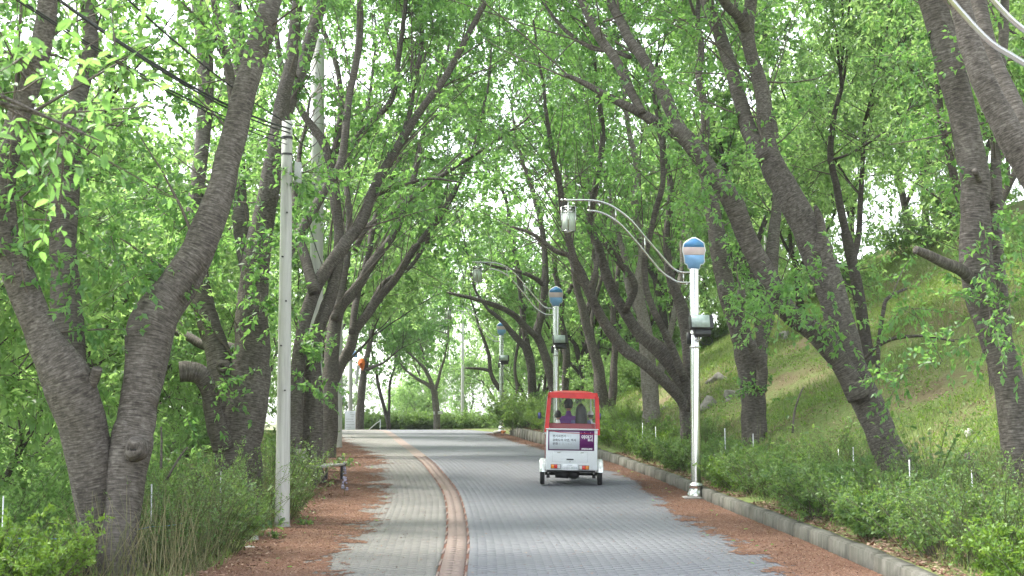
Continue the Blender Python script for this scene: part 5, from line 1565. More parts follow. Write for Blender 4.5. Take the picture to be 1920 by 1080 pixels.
def rock_mat():
    m, n, l, p = mat('weathered_rock')
    g = n.new('ShaderNodeNewGeometry')
    n1 = noise(n, l, 4, g.outputs['Position'], 6, .65); n2 = noise(n, l, 25, g.outputs['Position'], 5, .7)
    r = ramp(n, [(.3, (.10, .09, .075)), (.5, (.22, .205, .18)), (.72, (.36, .34, .31))]); l.new(n1.outputs['Fac'], r.inputs[0])
    l.new(r.outputs[0], p.inputs['Base Color']); p.inputs['Roughness'].default_value = .92
    bump(n, l, n2.outputs['Fac'], .7, .03, p)
    return m
M_ROCK = rock_mat()
M_ROCKL = plain('pale_stone', (.50, .47, .42), .85, var=.25, scale=12, bmp=.4)
def rock(px, py, d, w, h, label, seed, m_=None, dep=None, z=None):
    c = at(px, py, d)
    bm = bmesh.new(); bmesh.ops.create_icosphere(bm, subdivisions=3, radius=1)
    rr = random.Random(seed)
    offs = [Vector((rr.uniform(-1, 1), rr.uniform(-1, 1), rr.uniform(-1, 1))).normalized() for _ in range(9)]
    for v in bm.verts:
        n_ = v.co.normalized()
        k = 1.0
        for o in offs:
            dt = n_.dot(o)
            if dt > .6: k *= .6 / dt * (1 - (dt - .6) * .1)
        k *= 1 + .10 * (vnoise(n_.x * 4 + seed, n_.z * 4 + n_.y * 3, seed) - .5) + .14 * (vnoise(n_.x * 9 + seed, n_.z * 9 - n_.y * 8, seed + 1) - .5)
        v.co = Vector((n_.x * w / 2 * k, n_.y * (dep or w * .7) / 2 * k, n_.z * h * k))
    mb = MB(); mb.bm(bm)
    o = mb.build('rock', m_ or M_ROCK, None, False)
    o.location = (c.x, c.y, tz(c.x, c.y) - h * .15 if z is None else z)
    o.rotation_euler = (0, 0, rr.uniform(0, 6))
    tag(o, label, 'rock')
rock(1265, 800, 34.5, 1.0, .42, 'grey boulder at the foot of the sweeping stems', 1)
rock(1245, 806, 34.0, .6, .25, 'smaller boulder left of the big grey one', 2)
rock(1335, 748, 37, 1.1, .34, 'broken rock outcrop on the slope right of the front lamp', 3)
rock(1372, 765, 36.5, .9, .26, 'lower ledge of the rock outcrop beside the upright cherry', 4)
rock(1350, 705, 40, 1.1, .25, 'flat upper rock on the slope behind the front lamp', 5)
rock(1395, 775, 36, .7, .25, 'brown stone under the rock outcrop', 6)
rock(1245, 756, 40, .4, .15, 'pale flat stone on the grass behind the straight trunk', 7)
rock(1815, 773, 23, .25, .12, 'pink stone lying on the bright grass slope', 8, M_ROCKL)
rock(1470, 625, 41, .8, .2, 'grey rock high on the slope left of the arching trunk', 9)
rock(478, 1025, 18.4, .32, .16, 'knobby brown root lump at the litter edge', 10)
rock(470, 1058, 17.4, .22, .07, 'flat pale stone on the left litter edge', 11, M_ROCKL)
rock(545, 1000, 20.6, .13, .05, 'small stone at the foot of the front concrete pole', 12, M_ROCKL)
rock(622, 846, 41, .35, .1, 'pale stone beside the far concrete pole', 13, M_ROCKL)
rock(608, 886, 31.5, .28, .1, 'pale stone at the foot of the tall utility pole', 14, M_ROCKL)
rock(618, 820, 46, .7, .25, 'pale rock left of the far concrete pole', 15, M_ROCKL)
rock(612, 806, 50, .6, .25, 'pale rock further behind the far concrete pole', 16, M_ROCKL)
rock(585, 958, 23.2, .16, .05, 'small pale stone beyond the front concrete pole', 17, M_ROCKL)
rock(932, 813, 60.2, .45, .1, 'pale slab beside the foot of the third lamp', 18, M_ROCKL, z=float(ZR(60.2)) + .03)
rock(944, 814, 60.0, .3, .12, 'orange brown lump at the foot of the third lamp', 19, plain('rusty_orange', (.45, .16, .05), .8), z=float(ZR(60)) + .05)
def flowers(px, py, d, label, seed):
    c = at(px, py, d); rr = random.Random(seed)
    e = empty('flower_spike', (c.x, c.y, max(float(ZR(d)), tz(c.x, c.y))))
    m = MB(); m.tube([(0, 0, -.03), (.01, 0, .30)], .005, 5); m.build('stem', M_LEAF_DRY, e)
    m = MB()
    for i in range(26):
        a = rr.uniform(0, 6.28); z = rr.uniform(.10, .33); r_ = .05 * (1 - (z - .1) / .35)
        m.box((r_ * math.cos(a), r_ * math.sin(a), z), (.03, .03, .025), a)
    m.build('florets', plain('pale_violet_florets', (.34, .33, .45), .7, var=.3, scale=20), e)
    tag(e, label, 'flower')
flowers(644, 890, 30.0, 'pale violet flower spike at the litter edge beyond the bench', 1)
flowers(646, 930, 26.5, 'small violet flower lying on the left litter', 2)
def deadwood(pts, label, d):
    mb = MB(); P = [at(x, y_, d) for x, y_, w in pts]
    mb.tube(catmull(np.array([tuple(p) for p in P]), 4), np.interp(np.linspace(0, 1, 4 * (len(pts) - 1) + 1), np.linspace(0, 1, len(pts)), [w / 2 * d / F_PX for _, _, w in pts]), 8, True, 1, .05, 2)
    o = mb.build('dead_branch', M_BARK, None, True); tag(o, label, 'branch')
deadwood([(1812, 850, 12), (1836, 900, 11), (1862, 960, 9), (1876, 1000, 8)], 'dead brown branch leaning in the hedge before the right trunk', 16.0)
deadwood([(1486, 812, 4), (1490, 770, 4), (1502, 735, 3), (1508, 725, 2)], 'pale dead twig standing on the slope', 26.0)
deadwood([(302, 880, 5), (303, 830, 4), (302, 800, 3)], 'bare upright twig right of the knot hole trunk', 17.0)
deadwood([(312, 900, 5), (335, 860, 4), (352, 838, 3)], 'bare slanting twig right of the knot hole trunk', 17.2)
# ------------------------------------------------------------------ electric three wheeler
M_BODY = plain('white_paint', (.76, .79, .82), .25, 0, .5, .04, 4, .5)
M_RED = plain('red_vinyl', (.56, .018, .018), .42, var=.3, scale=7, bmp=.25)
M_MAROON = plain('maroon_vinyl', (.19, .018, .026), .35, var=.15)
M_PURPLE = plain('purple_print', (.13, .012, .13), .4, var=.1)
M_PANEL = plain('pale_print_panel', (.66, .71, .77), .35, var=.04)
M_TYRE = plain('tyre_rubber', (.02, .02, .021), .75, var=.3, scale=20)
M_CHROME = plain('bright_fender', (.80, .81, .80), .18, .55, .5, .3, 22)
M_AMBER = plain('amber_lens', (.75, .25, .02), .25)
M_REDL = plain('red_lens', (.58, .03, .02), .25)
M_CLEAR = plain('clear_lens', (.62, .60, .60), .2)
M_BLACKP = plain('black_parts', (.018, .018, .02), .45)
M_PRINT = plain('dark_print', (.10, .11, .13), .6)
M_PRINTL = plain('light_grey_print', (.42, .45, .48), .6)
M_WPRINT = plain('white_print', (.85, .85, .88), .5)
M_SEAT = plain('seat_vinyl', (.05, .05, .055), .5)
def film_mat():
    m, n, l, p = mat('clear_vinyl_film')
    tr = n.new('ShaderNodeBsdfTransparent'); tr.inputs[0].default_value = (.95, .96, .95, 1)
    p.inputs['Base Color'].default_value = (.62, .65, .62, 1); p.inputs['Roughness'].default_value = .12
    g = n.new('ShaderNodeTexCoord')
    mp = n.new('ShaderNodeMapping'); mp.inputs['Scale'].default_value = (3, 3, 1.2); mp.inputs['Rotation'].default_value = (0, .5, 0); l.new(g.outputs['Object'], mp.inputs[0])
    nz = noise(n, l, 2.2, mp.outputs[0], 3, .5, .8)
    r = ramp(n, [(.42, (.012, .012, .012)), (.66, (.045, .045, .045)), (.80, (.28, .28, .28))]); l.new(nz.outputs['Fac'], r.inputs[0])
    mx = n.new('ShaderNodeMixShader'); l.new(r.outputs[0], mx.inputs[0]); l.new(tr.outputs[0], mx.inputs[1]); l.new(p.outputs[0], mx.inputs[2])
    l.new(mx.outputs[0], n['Material Output'].inputs[0])
    bump(n, l, nz.outputs['Fac'], .5, .03, p)
    return m
M_FILM = film_mat()

def text(parent, name, body, size, loc, m_, align='LEFT', shear=0.0, bold=0.0, sx=1.0):
    cu = bpy.data.curves.new(name, 'FONT')
    cu.body = body; cu.size = size; cu.align_x = align; cu.align_y = 'CENTER'; cu.extrude = .0008; cu.shear = shear; cu.offset = bold
    tmp = bpy.data.objects.new(name, cu)
    COL.objects.link(tmp)
    dg = bpy.context.evaluated_depsgraph_get()
    me = bpy.data.meshes.new_from_object(tmp.evaluated_get(dg))
    bpy.data.objects.remove(tmp)
    me.materials.clear(); me.materials.append(m_)
    o = bpy.data.objects.new(name, me); COL.objects.link(o)
    o.parent = parent; o.location = loc; o.rotation_euler = (math.pi / 2, 0, 0); o.scale = (sx, 1, 1)
    return o

def wheel(parent, loc, r, w, name='wheel'):
    e = empty(name, loc); e.parent = parent
    m = MB(); h = w / 2
    m.lathe([(r * .66, -h * .8), (r * .78, -h), (r * .93, -h), (r * .99, -h * .6), (r, 0), (r * .99, h * .6), (r * .93, h), (r * .78, h), (r * .66, h * .8)], n=36, axis='X')
    m.build('tyre', M_TYRE, e, True)
    m = MB(); m.lathe([(.02, -h * .9), (.05, -h * .9), (.055, -h * .4), (r * .55, -h * .35), (r * .67, -h * .75), (r * .67, h * .75), (r * .55, h * .35), (.055, h * .4), (.05, h * .9), (.02, h * .9)], n=28, axis='X')
    m.build('rim', M_STEEL, e, True)
    return e

TR = empty('three_wheeler', (1.13, 28.5, float(ZR(28.5)) + .006))
TR.rotation_euler = (math.atan(float(ZR(29.5) - ZR(28.5))), math.radians(.8), math.radians(-.5))
tag(TR, 'white electric three wheeler with a red framed canopy driving up the road', 'three wheeler')
wheel(TR, (-.55, 0, .215), .215, .085); wheel(TR, (.55, 0, .215), .215, .085); wheel(TR, (0, 1.75, .215), .215, .075)
for s in (-1, 1):
    m = MB()
    P = []
    ang = np.linspace(math.radians(6), math.radians(174), 16)
    v = []
    for a in ang:
        for xx, rr in ((-.065, .245), (-.05, .27), (.05, .27), (.065, .245)):
            v.append((s * .545 + xx, -math.cos(a) * rr, .235 + math.sin(a) * rr))
    q = [(i * 4 + j, i * 4 + j + 1, i * 4 + j + 5, i * 4 + j + 4) for i in range(15) for j in range(3)]
    m.add(v, q); m.build('fender', M_CHROME, TR, True)
# body shell
bm = bmesh.new()
sec = [(-.34, .30), (-.36, .40), (-.36, 1.02), (-.34, 1.08)]
def shell(x0, x1, y0, y1, z0, z1, b=.03):
    m = MB(); m.bbox(((x0 + x1) / 2, (y0 + y1) / 2, (z0 + z1) / 2), (x1 - x0, y1 - y0, z1 - z0), b); return m
m = shell(-.49, .49, -.33, .16, .30, 1.075, .025); bodyo = m.build('rear_body', M_BODY, TR, True)
m = shell(-.485, .485, .17, 1.0, .30, .42, .02); m.build('floor_pan', M_BODY, TR, True)
for s in (-1, 1):
    m = shell(s * .49 - .012, s * .49 + .012, .165, .62, .42, .95, .008); m.build('side_panel', M_MAROON, TR)
m = shell(-.40, .40, .20, .62, .42, .72, .03); m.build('rear_seat', M_SEAT, TR)
m = shell(-.40, .40, .165, .24, .72, 1.06, .03); m.build('rear_backrest', M_SEAT, TR)
m = shell(-.22, .22, .92, 1.22, .50, .74, .03); m.build('driver_seat', M_SEAT, TR)
m = shell(-.18, .18, .98, 1.45, .30, .50, .03); m.build('battery_box', M_BODY, TR, True)
m = MB(); m.box((0, -.345, 1.083), (1.0, .05, .018)); m.build('white_rim', M_BODY, TR)
# printed board on the back
S0 = .0022
def zx(a): return (a - 452) * S0
def zz(b_): return (968 - b_) * S0
YB = -.3335
m = MB(); m.box(((zx(247) + zx(645)) / 2, YB, (zz(487) + zz(660)) / 2), (zx(645) - zx(247), .006, zz(487) - zz(660))); pb = m.build('printed_board', M_PURPLE, TR)
m = MB(); m.box(((zx(257) + zx(518)) / 2, YB - .0045, (zz(499) + zz(650)) / 2), (zx(518) - zx(257), .003, zz(499) - zz(650))); m.build('white_panel', M_PANEL, pb)
yt = YB - .0068
text(pb, 'lettering', '전기자전거', .056, (zx(285), yt, zz(538)), M_PRINT, bold=.0012)
text(pb, 'lettering', '타고', .054, (zx(404), yt, zz(538)), M_PRINTL)
text(pb, 'lettering', '강화도의 자연, 역사', .055, (zx(285), yt, zz(572)), M_PRINT, bold=.0012)
text(pb, 'lettering', '문화', .056, (zx(285), yt, zz(604)), M_PRINT, bold=.0012)
text(pb, 'lettering', '를 즐기세요', .054, (zx(334), yt, zz(604)), M_PRINTL)
yt2 = YB - .0045
text(pb, 'logo_lettering', '이야기', .084, (zx(533), yt2, zz(545)), M_WPRINT, bold=.0025, sx=.95)
text(pb, 'logo_lettering', '투어', .055, (zx(588), yt2, zz(572)), M_WPRINT, bold=.0015)
text(pb, 'phone_number', '(032)934-2828', .040, (zx(582), yt2, zz(645)), M_WPRINT, 'CENTER', bold=.0016, sx=.86)
m = MB()
for a, b_ in ((532, 508), (560, 503), (569, 512), (612, 506)): m.box((zx(a), yt2, zz(b_)), (.012, .002, .012))
m.build('small_emblem', M_WPRINT, pb)
# boot lid, handle, lamps, plate
yl = -.333
m = MB()
for (a0, b0, a1, b1) in ((300, 672, 590, 672), (285, 758, 590, 758), (590, 672, 590, 758), (285, 672, 285, 758)):
    m.box(((zx(a0) + zx(a1)) / 2, yl, (zz(b0) + zz(b1)) / 2), (abs(zx(a1) - zx(a0)) + .004, .003, abs(zz(b0) - zz(b1)) + .004))
m.build('boot_lid_seam', M_PRINTL, TR)
m = MB(); m.bbox((zx(438), yl - .008, zz(736)), (.135, .022, .022), .006); m.build('boot_handle', M_BLACKP, TR)
m = MB(); m.lathe([(0, -.006), (.010, -.006), (.012, 0)], (zx(438), yl, zz(757)), 12, 'Y'); m.build('lock', M_STEEL, TR)
for a in (340, 541):
    m = MB(); m.box((zx(a), yl, zz(678)), (.06, .008, .014)); m.build('hinge', M_STEEL, TR)
for a0, cols in ((275, ((M_AMBER, 26), (M_REDL, 28), (M_CLEAR, 26))), (517, ((M_CLEAR, 26), (M_REDL, 29), (M_AMBER, 28)))):
    e = empty('tail_lamp', (0, 0, 0)); e.parent = TR
    a = a0
    tot = sum(w for _, w in cols)
    zc = zz(798) if a0 < 400 else zz(805)
    m = MB(); m.box(((zx(a0) + zx(a0 + tot)) / 2, yl - .002, zc), (tot * S0 + .012, .016, .082)); m.build('lamp_base', M_BLACKP, e)
    for (mt, w), nm in zip(cols, ('outer_lens', 'middle_lens', 'inner_lens')):
        m = MB(); m.bbox((zx(a + w / 2), yl - .016, zc), (w * S0 - .003, .026, .072), .006); m.build(nm, mt, e); a += w
m = MB(); m.bbox((zx(437), yl - .006, zz(803)), (130 * S0, .008, 54 * S0), .003); pl = m.build('number_plate', M_WHITE, TR)
text(pl, 'plate_number', 'GH01-0004', .060, (zx(437), yl - .0112, zz(811)), M_PRINTL, 'CENTER', bold=.001, sx=.98)
text(pl, 'plate_region', '인천강화', .028, (zx(437), yl - .0112, zz(788)), M_PRINTL, 'CENTER', bold=.001)
# underbody
m = MB(); m.tube([(-.5, 0, .215), (.5, 0, .215)], .034, 12); m.build('rear_axle', M_BLACKP, TR, True)
m = MB(); m.lathe([(0, -.10), (.07, -.09), (.095, -.03), (.095, .04), (.06, .10), (0, .12)], (.05, 0, .205), 16, 'X'); m.build('differential', M_BLACKP, TR, True)
m = MB(); m.lathe([(0, -.15), (.085, -.14), (.09, .10), (.04, .14), (0, .14)], (-.16, -.02, .215), 16, 'X'); m.build('motor', M_BLACKP, TR, True)
m = MB(); m.box((.0, .3, .285), (.90, 1.2, .03)); m.build('chassis', M_BLACKP, TR)
for s in (-1, 1):
    m = MB(); m.box((s * .44, -.03, .235), (.05, .09, .10)); m.build('spring_block', M_STEEL, TR)
    m = MB(); m.box((s * .44, -.03, .16), (.06, .10, .05)); m.build('axle_clamp', M_BLACKP, TR)
m = MB(); m.tube([(.16, -.12, .25), (.42, -.12, .25)], .014, 8); m.tube([(-.45, -.12, .265), (-.33, -.12, .265)], .014, 8); m.build('torsion_rod', M_CHROME, TR, True)
# canopy frame, red borders, films
top = 1.80
def quad_sheet(corners, name, mt, parent=TR, n=8, wr=.004, seed=0, thick=.003):
    """a slightly wrinkled double sided vinyl sheet between four corners"""
    A, B, C, D = [np.array(c, float) for c in corners]
    N = nrm(np.cross(B - A, D - A))
    u = np.linspace(0, 1, n + 1)
    G = (A[None, None] * (1 - u)[:, None, None] * (1 - u)[None, :, None] + B * (u)[:, None, None] * (1 - u)[None, :, None] + C * u[:, None, None] * u[None, :, None] + D * (1 - u)[:, None, None] * u[None, :, None])
    h = (vnoise(G[..., 0] * 11 + G[..., 1] * 11 + seed, G[..., 2] * 6, seed) - .5) * 2 * wr
    G1 = G + N * h[..., None]; G2 = G1 + N * thick
    k = (n + 1) ** 2
    ii = np.arange(n)[:, None] * (n + 1) + np.arange(n)[None, :]
    q = np.stack([ii, ii + n + 1, ii + n + 2, ii + 1], -1).reshape(-1, 4)
    rim = list(range(0, n + 1)) + [i * (n + 1) + n for i in range(1, n + 1)] + [n * (n + 1) + j for j in range(n - 1, -1, -1)] + [i * (n + 1) for i in range(n - 1, 0, -1)]
    side = [(rim[i], rim[(i + 1) % len(rim)], rim[(i + 1) % len(rim)] + k, rim[i] + k) for i in range(len(rim))]
    m = MB(); m.add(np.concatenate([G1.reshape(-1, 3), G2.reshape(-1, 3)]), np.concatenate([q[:, ::-1], q + k, np.array(side)]))
    return m.build(name, mt, parent, True)
yr = -.30          # rear plane of the canopy at the bottom; leans in a little at the top
yt_ = -.22
XB0, XB1, XT0, XT1 = -.545, .535, -.475, .51
ZB = 1.03
# frame tubes
for s, xb, xt in ((-1, XB0 + .03, XT0 + .03), (1, XB1 - .03, XT1 - .03)):
    m = MB(); m.tube(catmull(np.array([(xb, yr + .03, .98), (xt, yt_ + .03, 1.68), (xt - s * .05, yt_ + .09, 1.715), (xt - s * .06, .7, 1.735), (xt - s * .05, 1.55, 1.69), (xt - s * .02, 1.80, 1.2), (xt, 1.72, .62)]), 6), .014, 8); m.build('canopy_tube', M_WHITE, TR, True)
for yy_, zz_ in ((-.15, 1.735), (.7, 1.745), (1.55, 1.695)):
    m = MB(); m.tube([(XT0 + .08, yy_, zz_), (XT1 - .08, yy_, zz_)], .012, 8); m.build('roof_bow', M_WHITE, TR, True)
# roof
m = MB()
prof = []
ys_ = np.linspace(yt_ + .01, 1.62, 12); xs_ = np.linspace(0, 1, 9)
G = []
for yv in ys_:
    zb = np.interp(yv, [yt_, -.15, .7, 1.55, 1.7], [1.755, 1.765, 1.775, 1.73, 1.66])
    for f in xs_:
        G.append((XT0 + .03 + (XT1 - XT0 - .06) * f, yv, zb + .015 - .05 * abs(2 * f - 1) ** 4))
q = [(i * 9 + j, i * 9 + j + 1, i * 9 + j + 10, i * 9 + j + 9) for i in range(11) for j in range(8)]
m.add(G, q); m.build('roof', M_RED, TR, True)
# rear window: film first, borders proud of it
win = quad_sheet([(XB0 + .09, yr, 1.10), (XB1 - .08, yr, 1.10), (XT1 - .06, yt_, 1.70), (XT0 + .06, yt_, 1.70)], 'rear_window_film', M_FILM, n=14, wr=.008, seed=3)
quad_sheet([(XB0 + .02, yr - .012, ZB - .01), (XB0 + .10, yr - .012, ZB - .01), (XT0 + .078, yt_ - .012, 1.70), (XT0 + .005, yt_ - .012, 1.70)], 'red_border', M_RED, n=16, wr=.012, seed=5)
quad_sheet([(XB1 - .088, yr - .012, ZB - .055), (XB1, yr - .012, ZB - .055), (XT1, yt_ - .012, 1.69), (XT1 - .075, yt_ - .012, 1.69)], 'red_border', M_RED, n=16, wr=.012, seed=7)
quad_sheet([(XT0 + .0, yt_ - .016, 1.672), (XT1 + .0, yt_ - .016, 1.657), (XT1 - .035, yt_ + .01, 1.77), (XT0 + .035, yt_ + .01, 1.778)], 'red_border', M_RED, n=16, wr=.010, seed=9)
quad_sheet([(XB0 + .115, yr - .010, 1.092), (XB1 - .10, yr - .010, 1.088), (XB1 - .098, yr + .002, 1.188), (XB0 + .113, yr + .002, 1.195)], 'maroon_band', M_MAROON, n=10, wr=.003, seed=2)
m = MB(); m.tube(catmull(np.array([(XB0 + .09, yr - .035, 1.055), (-.2, yr - .04, 1.02), (.15, yr - .04, 1.005), (XB1 - .05, yr - .035, .995)]), 6), .0055, 6); m.build('red_cord', M_RED, TR, True)
for s, xb, xt in ((-1, XB0, XT0), (1, XB1, XT1)):
    o = quad_sheet([(xb, yr + .01, 1.0), (xb, 1.0, .95), (xt, 1.3, 1.70), (xt, yt_ + .01, 1.70)], 'side_film', M_FILM, n=12, wr=.012, seed=11 + s)
    quad_sheet([(xb - s * .004, yr + .012, .98), (xb - s * .004, yr + .11, .98), (xt - s * .004, yt_ + .11, 1.70), (xt - s * .004, yt_ + .012, 1.70)], 'white_side_border', M_WHITE, n=8, wr=.006, seed=13)
# front end
m = MB(); m.tube([(0, 1.75, .215), (0, 1.62, .75), (0, 1.56, .98)], .024, 10); m.build('fork', M_BLACKP, TR, True)
m = MB(); m.tube(catmull(np.array([(-.34, 1.32, 1.0), (-.2, 1.46, 1.03), (0, 1.55, .99), (.2, 1.46, 1.03), (.34, 1.32, 1.0)]), 5), .013, 8); m.build('handlebar', M_BLACKP, TR, True)
m = MB(); m.bbox((0, 1.66, .74), (.46, .10, .62), .05); m.build('front_shield', M_BODY, TR, True)
quad_sheet([(XT0 + .04, 1.74, 1.05), (XT1 - .04, 1.74, 1.05), (XT1 - .07, 1.60, 1.68), (XT0 + .07, 1.60, 1.68)], 'windscreen', M_FILM, n=6, wr=.002, seed=17)
m = MB()
ang = np.linspace(math.radians(10), math.radians(170), 12); v = []
for a in ang:
    for xx, rr in ((-.055, .24), (-.04, .26), (.04, .26), (.055, .24)): v.append((xx, 1.75 - math.cos(a) * rr, .225 + math.sin(a) * rr))
m.add(v, [(i * 4 + j, i * 4 + j + 1, i * 4 + j + 5, i * 4 + j + 4) for i in range(11) for j in range(3)]); m.build('front_fender', M_BODY, TR, True)
for s in (-1, 1):
    mi = empty('side_mirror', (s * .36, 1.38, 1.02)); mi.parent = TR
    m = MB(); m.tube([(0, 0, 0), (s * .10, .02, .16), (s * .22, .02, .22)], .008, 6); m.build('stalk', M_BLACKP, mi, True)
    m = MB(); m.bbox((s * .245, .02, .24), (.07, .04, .13), .015); m.build('housing', M_BLACKP, mi, True)
    m = MB(); m.box((s * .245, -.002, .24), (.055, .003, .11)); m.build('glass', plain('mirror_glass', (.12, .13, .30), .1, .6), mi)

# ------------------------------------------------------------------ people in the three wheeler
M_SKIN = plain('skin', (.42, .24, .17), .55, var=.08, scale=14)
M_HAIR = plain('black_hair', (.012, .011, .011), .45, var=.3, scale=40)
M_PURP = plain('purple_shirt', (.15, .045, .24), .8, var=.2, scale=10, bmp=.2)
M_WSH = plain('white_shirt', (.72, .72, .72), .8, var=.08, scale=10)
M_BSH = plain('blue_violet_shirt', (.10, .10, .24), .8, var=.2, scale=10)
M_GSH = plain('pale_shirt', (.55, .56, .62), .8, var=.1, scale=10)
M_TROU = plain('dark_trousers', (.03, .035, .05), .85, var=.2, scale=12)
M_CAP = plain('dark_cap', (.018, .022, .026), .7, var=.2, scale=10)
M_GCAP = plain('silver_grey_cap', (.60, .61, .63), .5, var=.1, scale=10)

def skin_obj(name, verts, edges, radii, mt, parent, root=0, sub=2):
    me = bpy.data.meshes.new(name)
    me.from_pydata([tuple(v) for v in verts], edges, [])
    o = bpy.data.objects.new(name, me); COL.objects.link(o); o.parent = parent
    md = o.modifiers.new('skin', 'SKIN'); md.use_smooth_shade = True
    if not me.skin_vertices: 
        bpy.context.view_layer.objects.active = o
        bpy.ops.mesh.customdata_skin_add()
    for i, r in enumerate(radii):
        sv = me.skin_vertices[0].data[i]
        sv.radius = (r, r) if np.isscalar(r) else r
        sv.use_root = (i == root)
    s = o.modifiers.new('sub', 'SUBSURF'); s.levels = sub; s.render_levels = sub
    me.materials.append(mt)
    return o

def seated_person(label, loc, k, shirt, reach, hair, cap=None, head_turn=0.0, name='person', eyes=True):
    """seated figure facing +Y with its seat at loc; k scales an adult (sitting height about .88 m)"""
    e = empty(name, loc); e.parent = None
    V = []; E = []; R = []
    def vtx(p, r, to=None):
        V.append(tuple(c * k for c in p)); R.append((r[0] * k, r[1] * k) if not np.isscalar(r) else r * k)
        if to is not None: E.append((to, len(V) - 1))
        return len(V) - 1
    pel = vtx((0, 0, .09), (.15, .11)); wa = vtx((0, .01, .24), (.135, .10), pel); ch = vtx((0, .01, .42), (.155, .105), wa)
    nb = vtx((0, .0, .53), (.085, .075), ch); nk = vtx((0, .01, .60), .052, nb); hd0 = vtx((0, .02, .655), .062, nk)
    for s in (-1, 1):
        sh = vtx((s * .165, 0, .50), .062, ch)
        el = vtx((s * (.20 if reach else .22), .17 if reach else .03, .30 if reach else .27), .045, sh)
        wr = vtx((s * (.24 if reach else .16), .38 if reach else .22, .36 if reach else .16), .030, el)
        pa = vtx((s * (.25 if reach else .14), .44 if reach else .28, .38 if reach else .145), (.036, .022), wr)
        for f in range(4):
            ox = (f - 1.5) * .018
            a = vtx((s * (.25 if reach else .14) + ox, (.49 if reach else .33), (.385 if reach else .15)), .009, pa)
            vtx((s * (.25 if reach else .14) + ox, (.515 if reach else .36) - abs(f - 1.2) * .004, (.36 if reach else .125)), .0075, a)
        t = vtx((s * (.25 if reach else .14) - s * .042, (.455 if reach else .30), (.38 if reach else .155)), .010, pa)
        vtx((s * (.25 if reach else .14) - s * .055, (.49 if reach else .33), (.37 if reach else .14)), .008, t)
    bo = skin_obj('torso_and_arms', V, E, R, shirt, e)
    V, E, R = [], [], []
    pel = vtx((0, 0, .09), (.14, .10))
    for s in (-1, 1):
        hp = vtx((s * .09, .08, .08), .085, pel); kn = vtx((s * .11, .43, .09), .060, hp); an = vtx((s * .11, .40, -.30), .040, kn)
        vtx((s * .11, .50, -.34), .036, an)
    skin_obj('legs', V, E, R, M_TROU, e)
    # head with face, ears, hair
    h = empty('head', (0, .02 * k, .76 * k)); h.parent = e; h.rotation_euler = (0, 0, head_turn)
    bm = bmesh.new(); bmesh.ops.create_uvsphere(bm, u_segments=24, v_segments=18, radius=1)
    for v in bm.verts:
        x, y_, z = v.co
        w = 1 - .22 * max(0, -z)
        v.co = Vector((x * .078 * w, y_ * .098 * (w if y_ > 0 else 1), z * .118)) * k
        if y_ > .9 and abs(x) < .25 and -.3 < z < .15: v.co.y += .016 * k
    m = MB(); m.bm(bm)
    for s in (-1, 1):
        bm = bmesh.new(); bmesh.ops.create_uvsphere(bm, u_segments=10, v_segments=8, radius=1)
        for v in bm.verts: v.co = Vector((v.co.x * .012 + s * .080, v.co.y * .022 - .005, v.co.z * .032 - .01)) * k
        m.bm(bm)
    m.build('face', M_SKIN, h, True)
    m = MB()
    for s in (-1, 1):
        bm = bmesh.new(); bmesh.ops.create_uvsphere(bm, u_segments=8, v_segments=6, radius=.011 * k)
        bmesh.ops.translate(bm, verts=bm.verts[:], vec=(s * .032 * k, .090 * k, .01 * k)); m.bm(bm)
    m.build('eyes', M_HAIR, h, True)
    m = MB(); m.bbox((0, .088 * k, -.055 * k), (.045 * k, .012 * k, .010 * k), .004 * k); m.build('mouth', M_MAROON, h)
    m = MB()
    bm = bmesh.new(); bmesh.ops.create_uvsphere(bm, u_segments=24, v_segments=18, radius=1)
    dele = []
    for v in bm.verts:
        x, y_, z = v.co
        if y_ > .35 and z < .35 or (hair == 'short' and z < -.55): dele.append(v)
    bmesh.ops.delete(bm, geom=dele, context='VERTS')
    for v in bm.verts:
        x, y_, z = v.co
        v.co = Vector((x * .086, y_ * .104 - .004, z * .124 + .004)) * k
    m.bm(bm)
    if hair == 'long':
        prof = []
        nz_ = 10
        for i in range(nz_):
            t = i / (nz_ - 1)
            zc = .06 - .47 * t; w = .090 + .035 * math.sin(t * 2.2); d_ = .080 - .03 * t; yc = -.035 - .06 * min(1, t * 2)
            for j in range(17):
                a = math.pi + math.pi * j / 16 
                prof.append((w * math.cos(a) * (1 + .03 * math.sin(j * 2.3 + i)), yc + d_ * math.sin(a), zc + .01 * math.sin(j * 1.7) * t))
        v = np.array(prof) * k
        m.add(v, [(i * 17 + j, i * 17 + j + 1, i * 17 + j + 18, i * 17 + j + 17) for i in range(nz_ - 1) for j in range(16)])
    m.build('hair', M_HAIR, h, True)
    if cap:
        m = MB()
        bm = bmesh.new(); bmesh.ops.create_uvsphere(bm, u_segments=24, v_segments=16, radius=1)
        bmesh.ops.delete(bm, geom=[v for v in bm.verts if v.co.z < -.05], context='VERTS')
        for v in bm.verts: v.co = Vector((v.co.x * .094, v.co.y * .112 - .004, v.co.z * .115 + .030)) * k
        m.bm(bm)
        m.lathe([(0, .146 * k), (.010 * k, .150 * k), (.0, .154 * k)], n=8)
        m.build('cap', cap, h, True)
        m = MB(); 
        vv = []
        for rr in (0, 1):
            for j in range(11):
                a = math.radians(20 + 140 * j / 10); r0 = .108 + rr * .06
                vv.append((math.cos(a) * .092 * k, (math.sin(a) * r0 + rr * .02) * k, (.030 - rr * .012) * k))
        m.add(vv, [(j, j + 1, j + 12, j + 11) for j in range(10)]); m.build('cap_brim', cap, h, True)
    tag(e, label, 'person', 'people riding in the three wheeler')
    return e
tz0 = TR.location.z
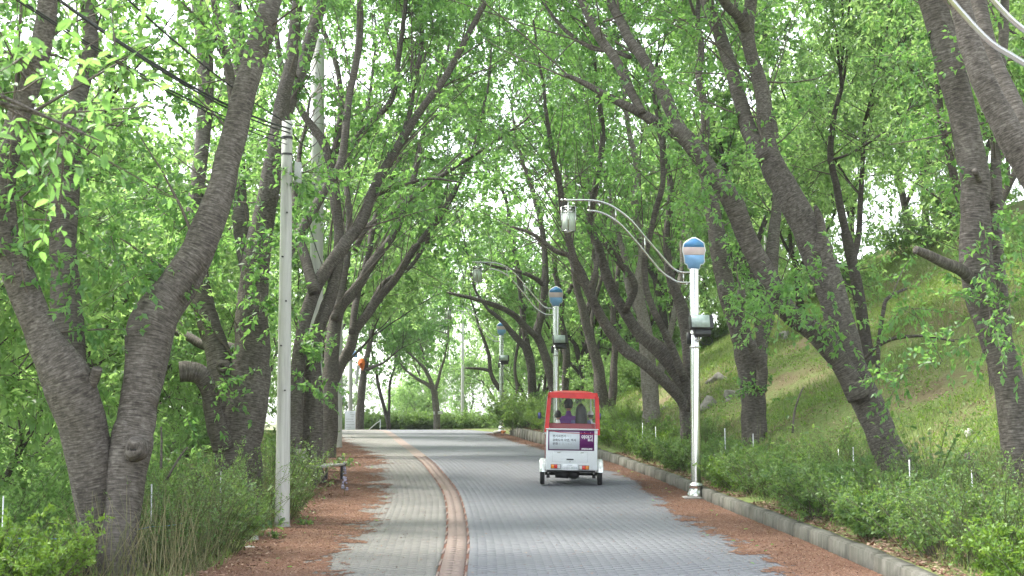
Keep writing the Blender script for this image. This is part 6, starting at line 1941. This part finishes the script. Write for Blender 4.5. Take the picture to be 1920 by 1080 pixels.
def seat_in(x, y_, z): 
    M_ = Matrix.Translation(TR.location) @ TR.rotation_euler.to_matrix().to_4x4()
    return M_ @ Vector((x, y_, z))
seated_person('driver in a purple shirt and dark cap seated at the front', seat_in(-.02, 1.02, .74), .98, M_PURP, True, 'short', M_CAP)
seated_person('passenger with long black hair and blue violet top on the right', seat_in(.20, .36, .70), .96, M_BSH, False, 'long', head_turn=math.radians(4))
seated_person('small passenger with short dark hair and white shirt on the left', seat_in(-.245, .38, .72), .78, M_WSH, False, 'short')
seated_person('passenger with a silver grey cap half hidden on the right', seat_in(.40, .62, .80), .66, M_GSH, False, 'short', M_GCAP, head_turn=.3)

# ------------------------------------------------------------------ stray bits lying on the open paving
def stray():
    rng = np.random.default_rng(91)
    n = 2600
    y = 13 + 40 * rng.random(n) ** 1.4
    x = WL(y) + (KR(y) - WL(y)) * rng.random(n)
    P = np.stack([x, y, ZR(y) + .004], 1)
    a = rng.uniform(0, 6.28, n)
    mb = MB(); mb.blades(P, np.stack([np.cos(a), np.sin(a), rng.uniform(0, .5, n)], 1), nrm(unit(rng, n) * .4 + np.array([0, 0, 1])), rng.uniform(.012, .045, n), rng.uniform(.008, .02, n), rng.random(n))
    o = mb.build('stray_scales', M_FLAKE, None, False, 'stuff')
    tag(o, 'stray brown bits scattered thinly over the open paving', 'litter')
    n = 40
    y = 13.5 + 20 * rng.random(n); x = np.where(rng.random(n) < .6, RB(y) + .9 * rng.random(n), WL(y) + 1.2 * rng.random(n))
    P = np.stack([x, y, ZR(y) + .012], 1)
    mb = MB(); mb.leaves(P, nrm(unit(rng, n) * np.array([1, 1, .15])), nrm(unit(rng, n) * .3 + np.array([0, 0, 1])), rng.uniform(.04, .08, n), rng.uniform(.02, .045, n), rng.random(n), True)
    o = mb.build('green_leaves', M_LEAF, None, False, 'stuff')
    tag(o, 'few fresh green leaves fallen on the litter', 'leaf litter')
stray()

def haze():
    mb = MB(); mb.box((0, 785, 11.5), (3300, 1750, 42))
    m = bpy.data.materials.new('pale_haze'); m.use_nodes = True
    n = m.node_tree.nodes; n.clear()
    o = n.new('ShaderNodeOutputMaterial'); v = n.new('ShaderNodeVolumePrincipled')
    v.inputs['Color'].default_value = (.93, .96, 1, 1); v.inputs['Density'].default_value = .00035; v.inputs['Anisotropy'].default_value = .3
    m.node_tree.links.new(v.outputs[0], o.inputs['Volume'])
    ob = mb.build('haze', m, None, False, 'stuff'); tag(ob, 'thin pale haze in the air under the trees', 'haze')
haze()
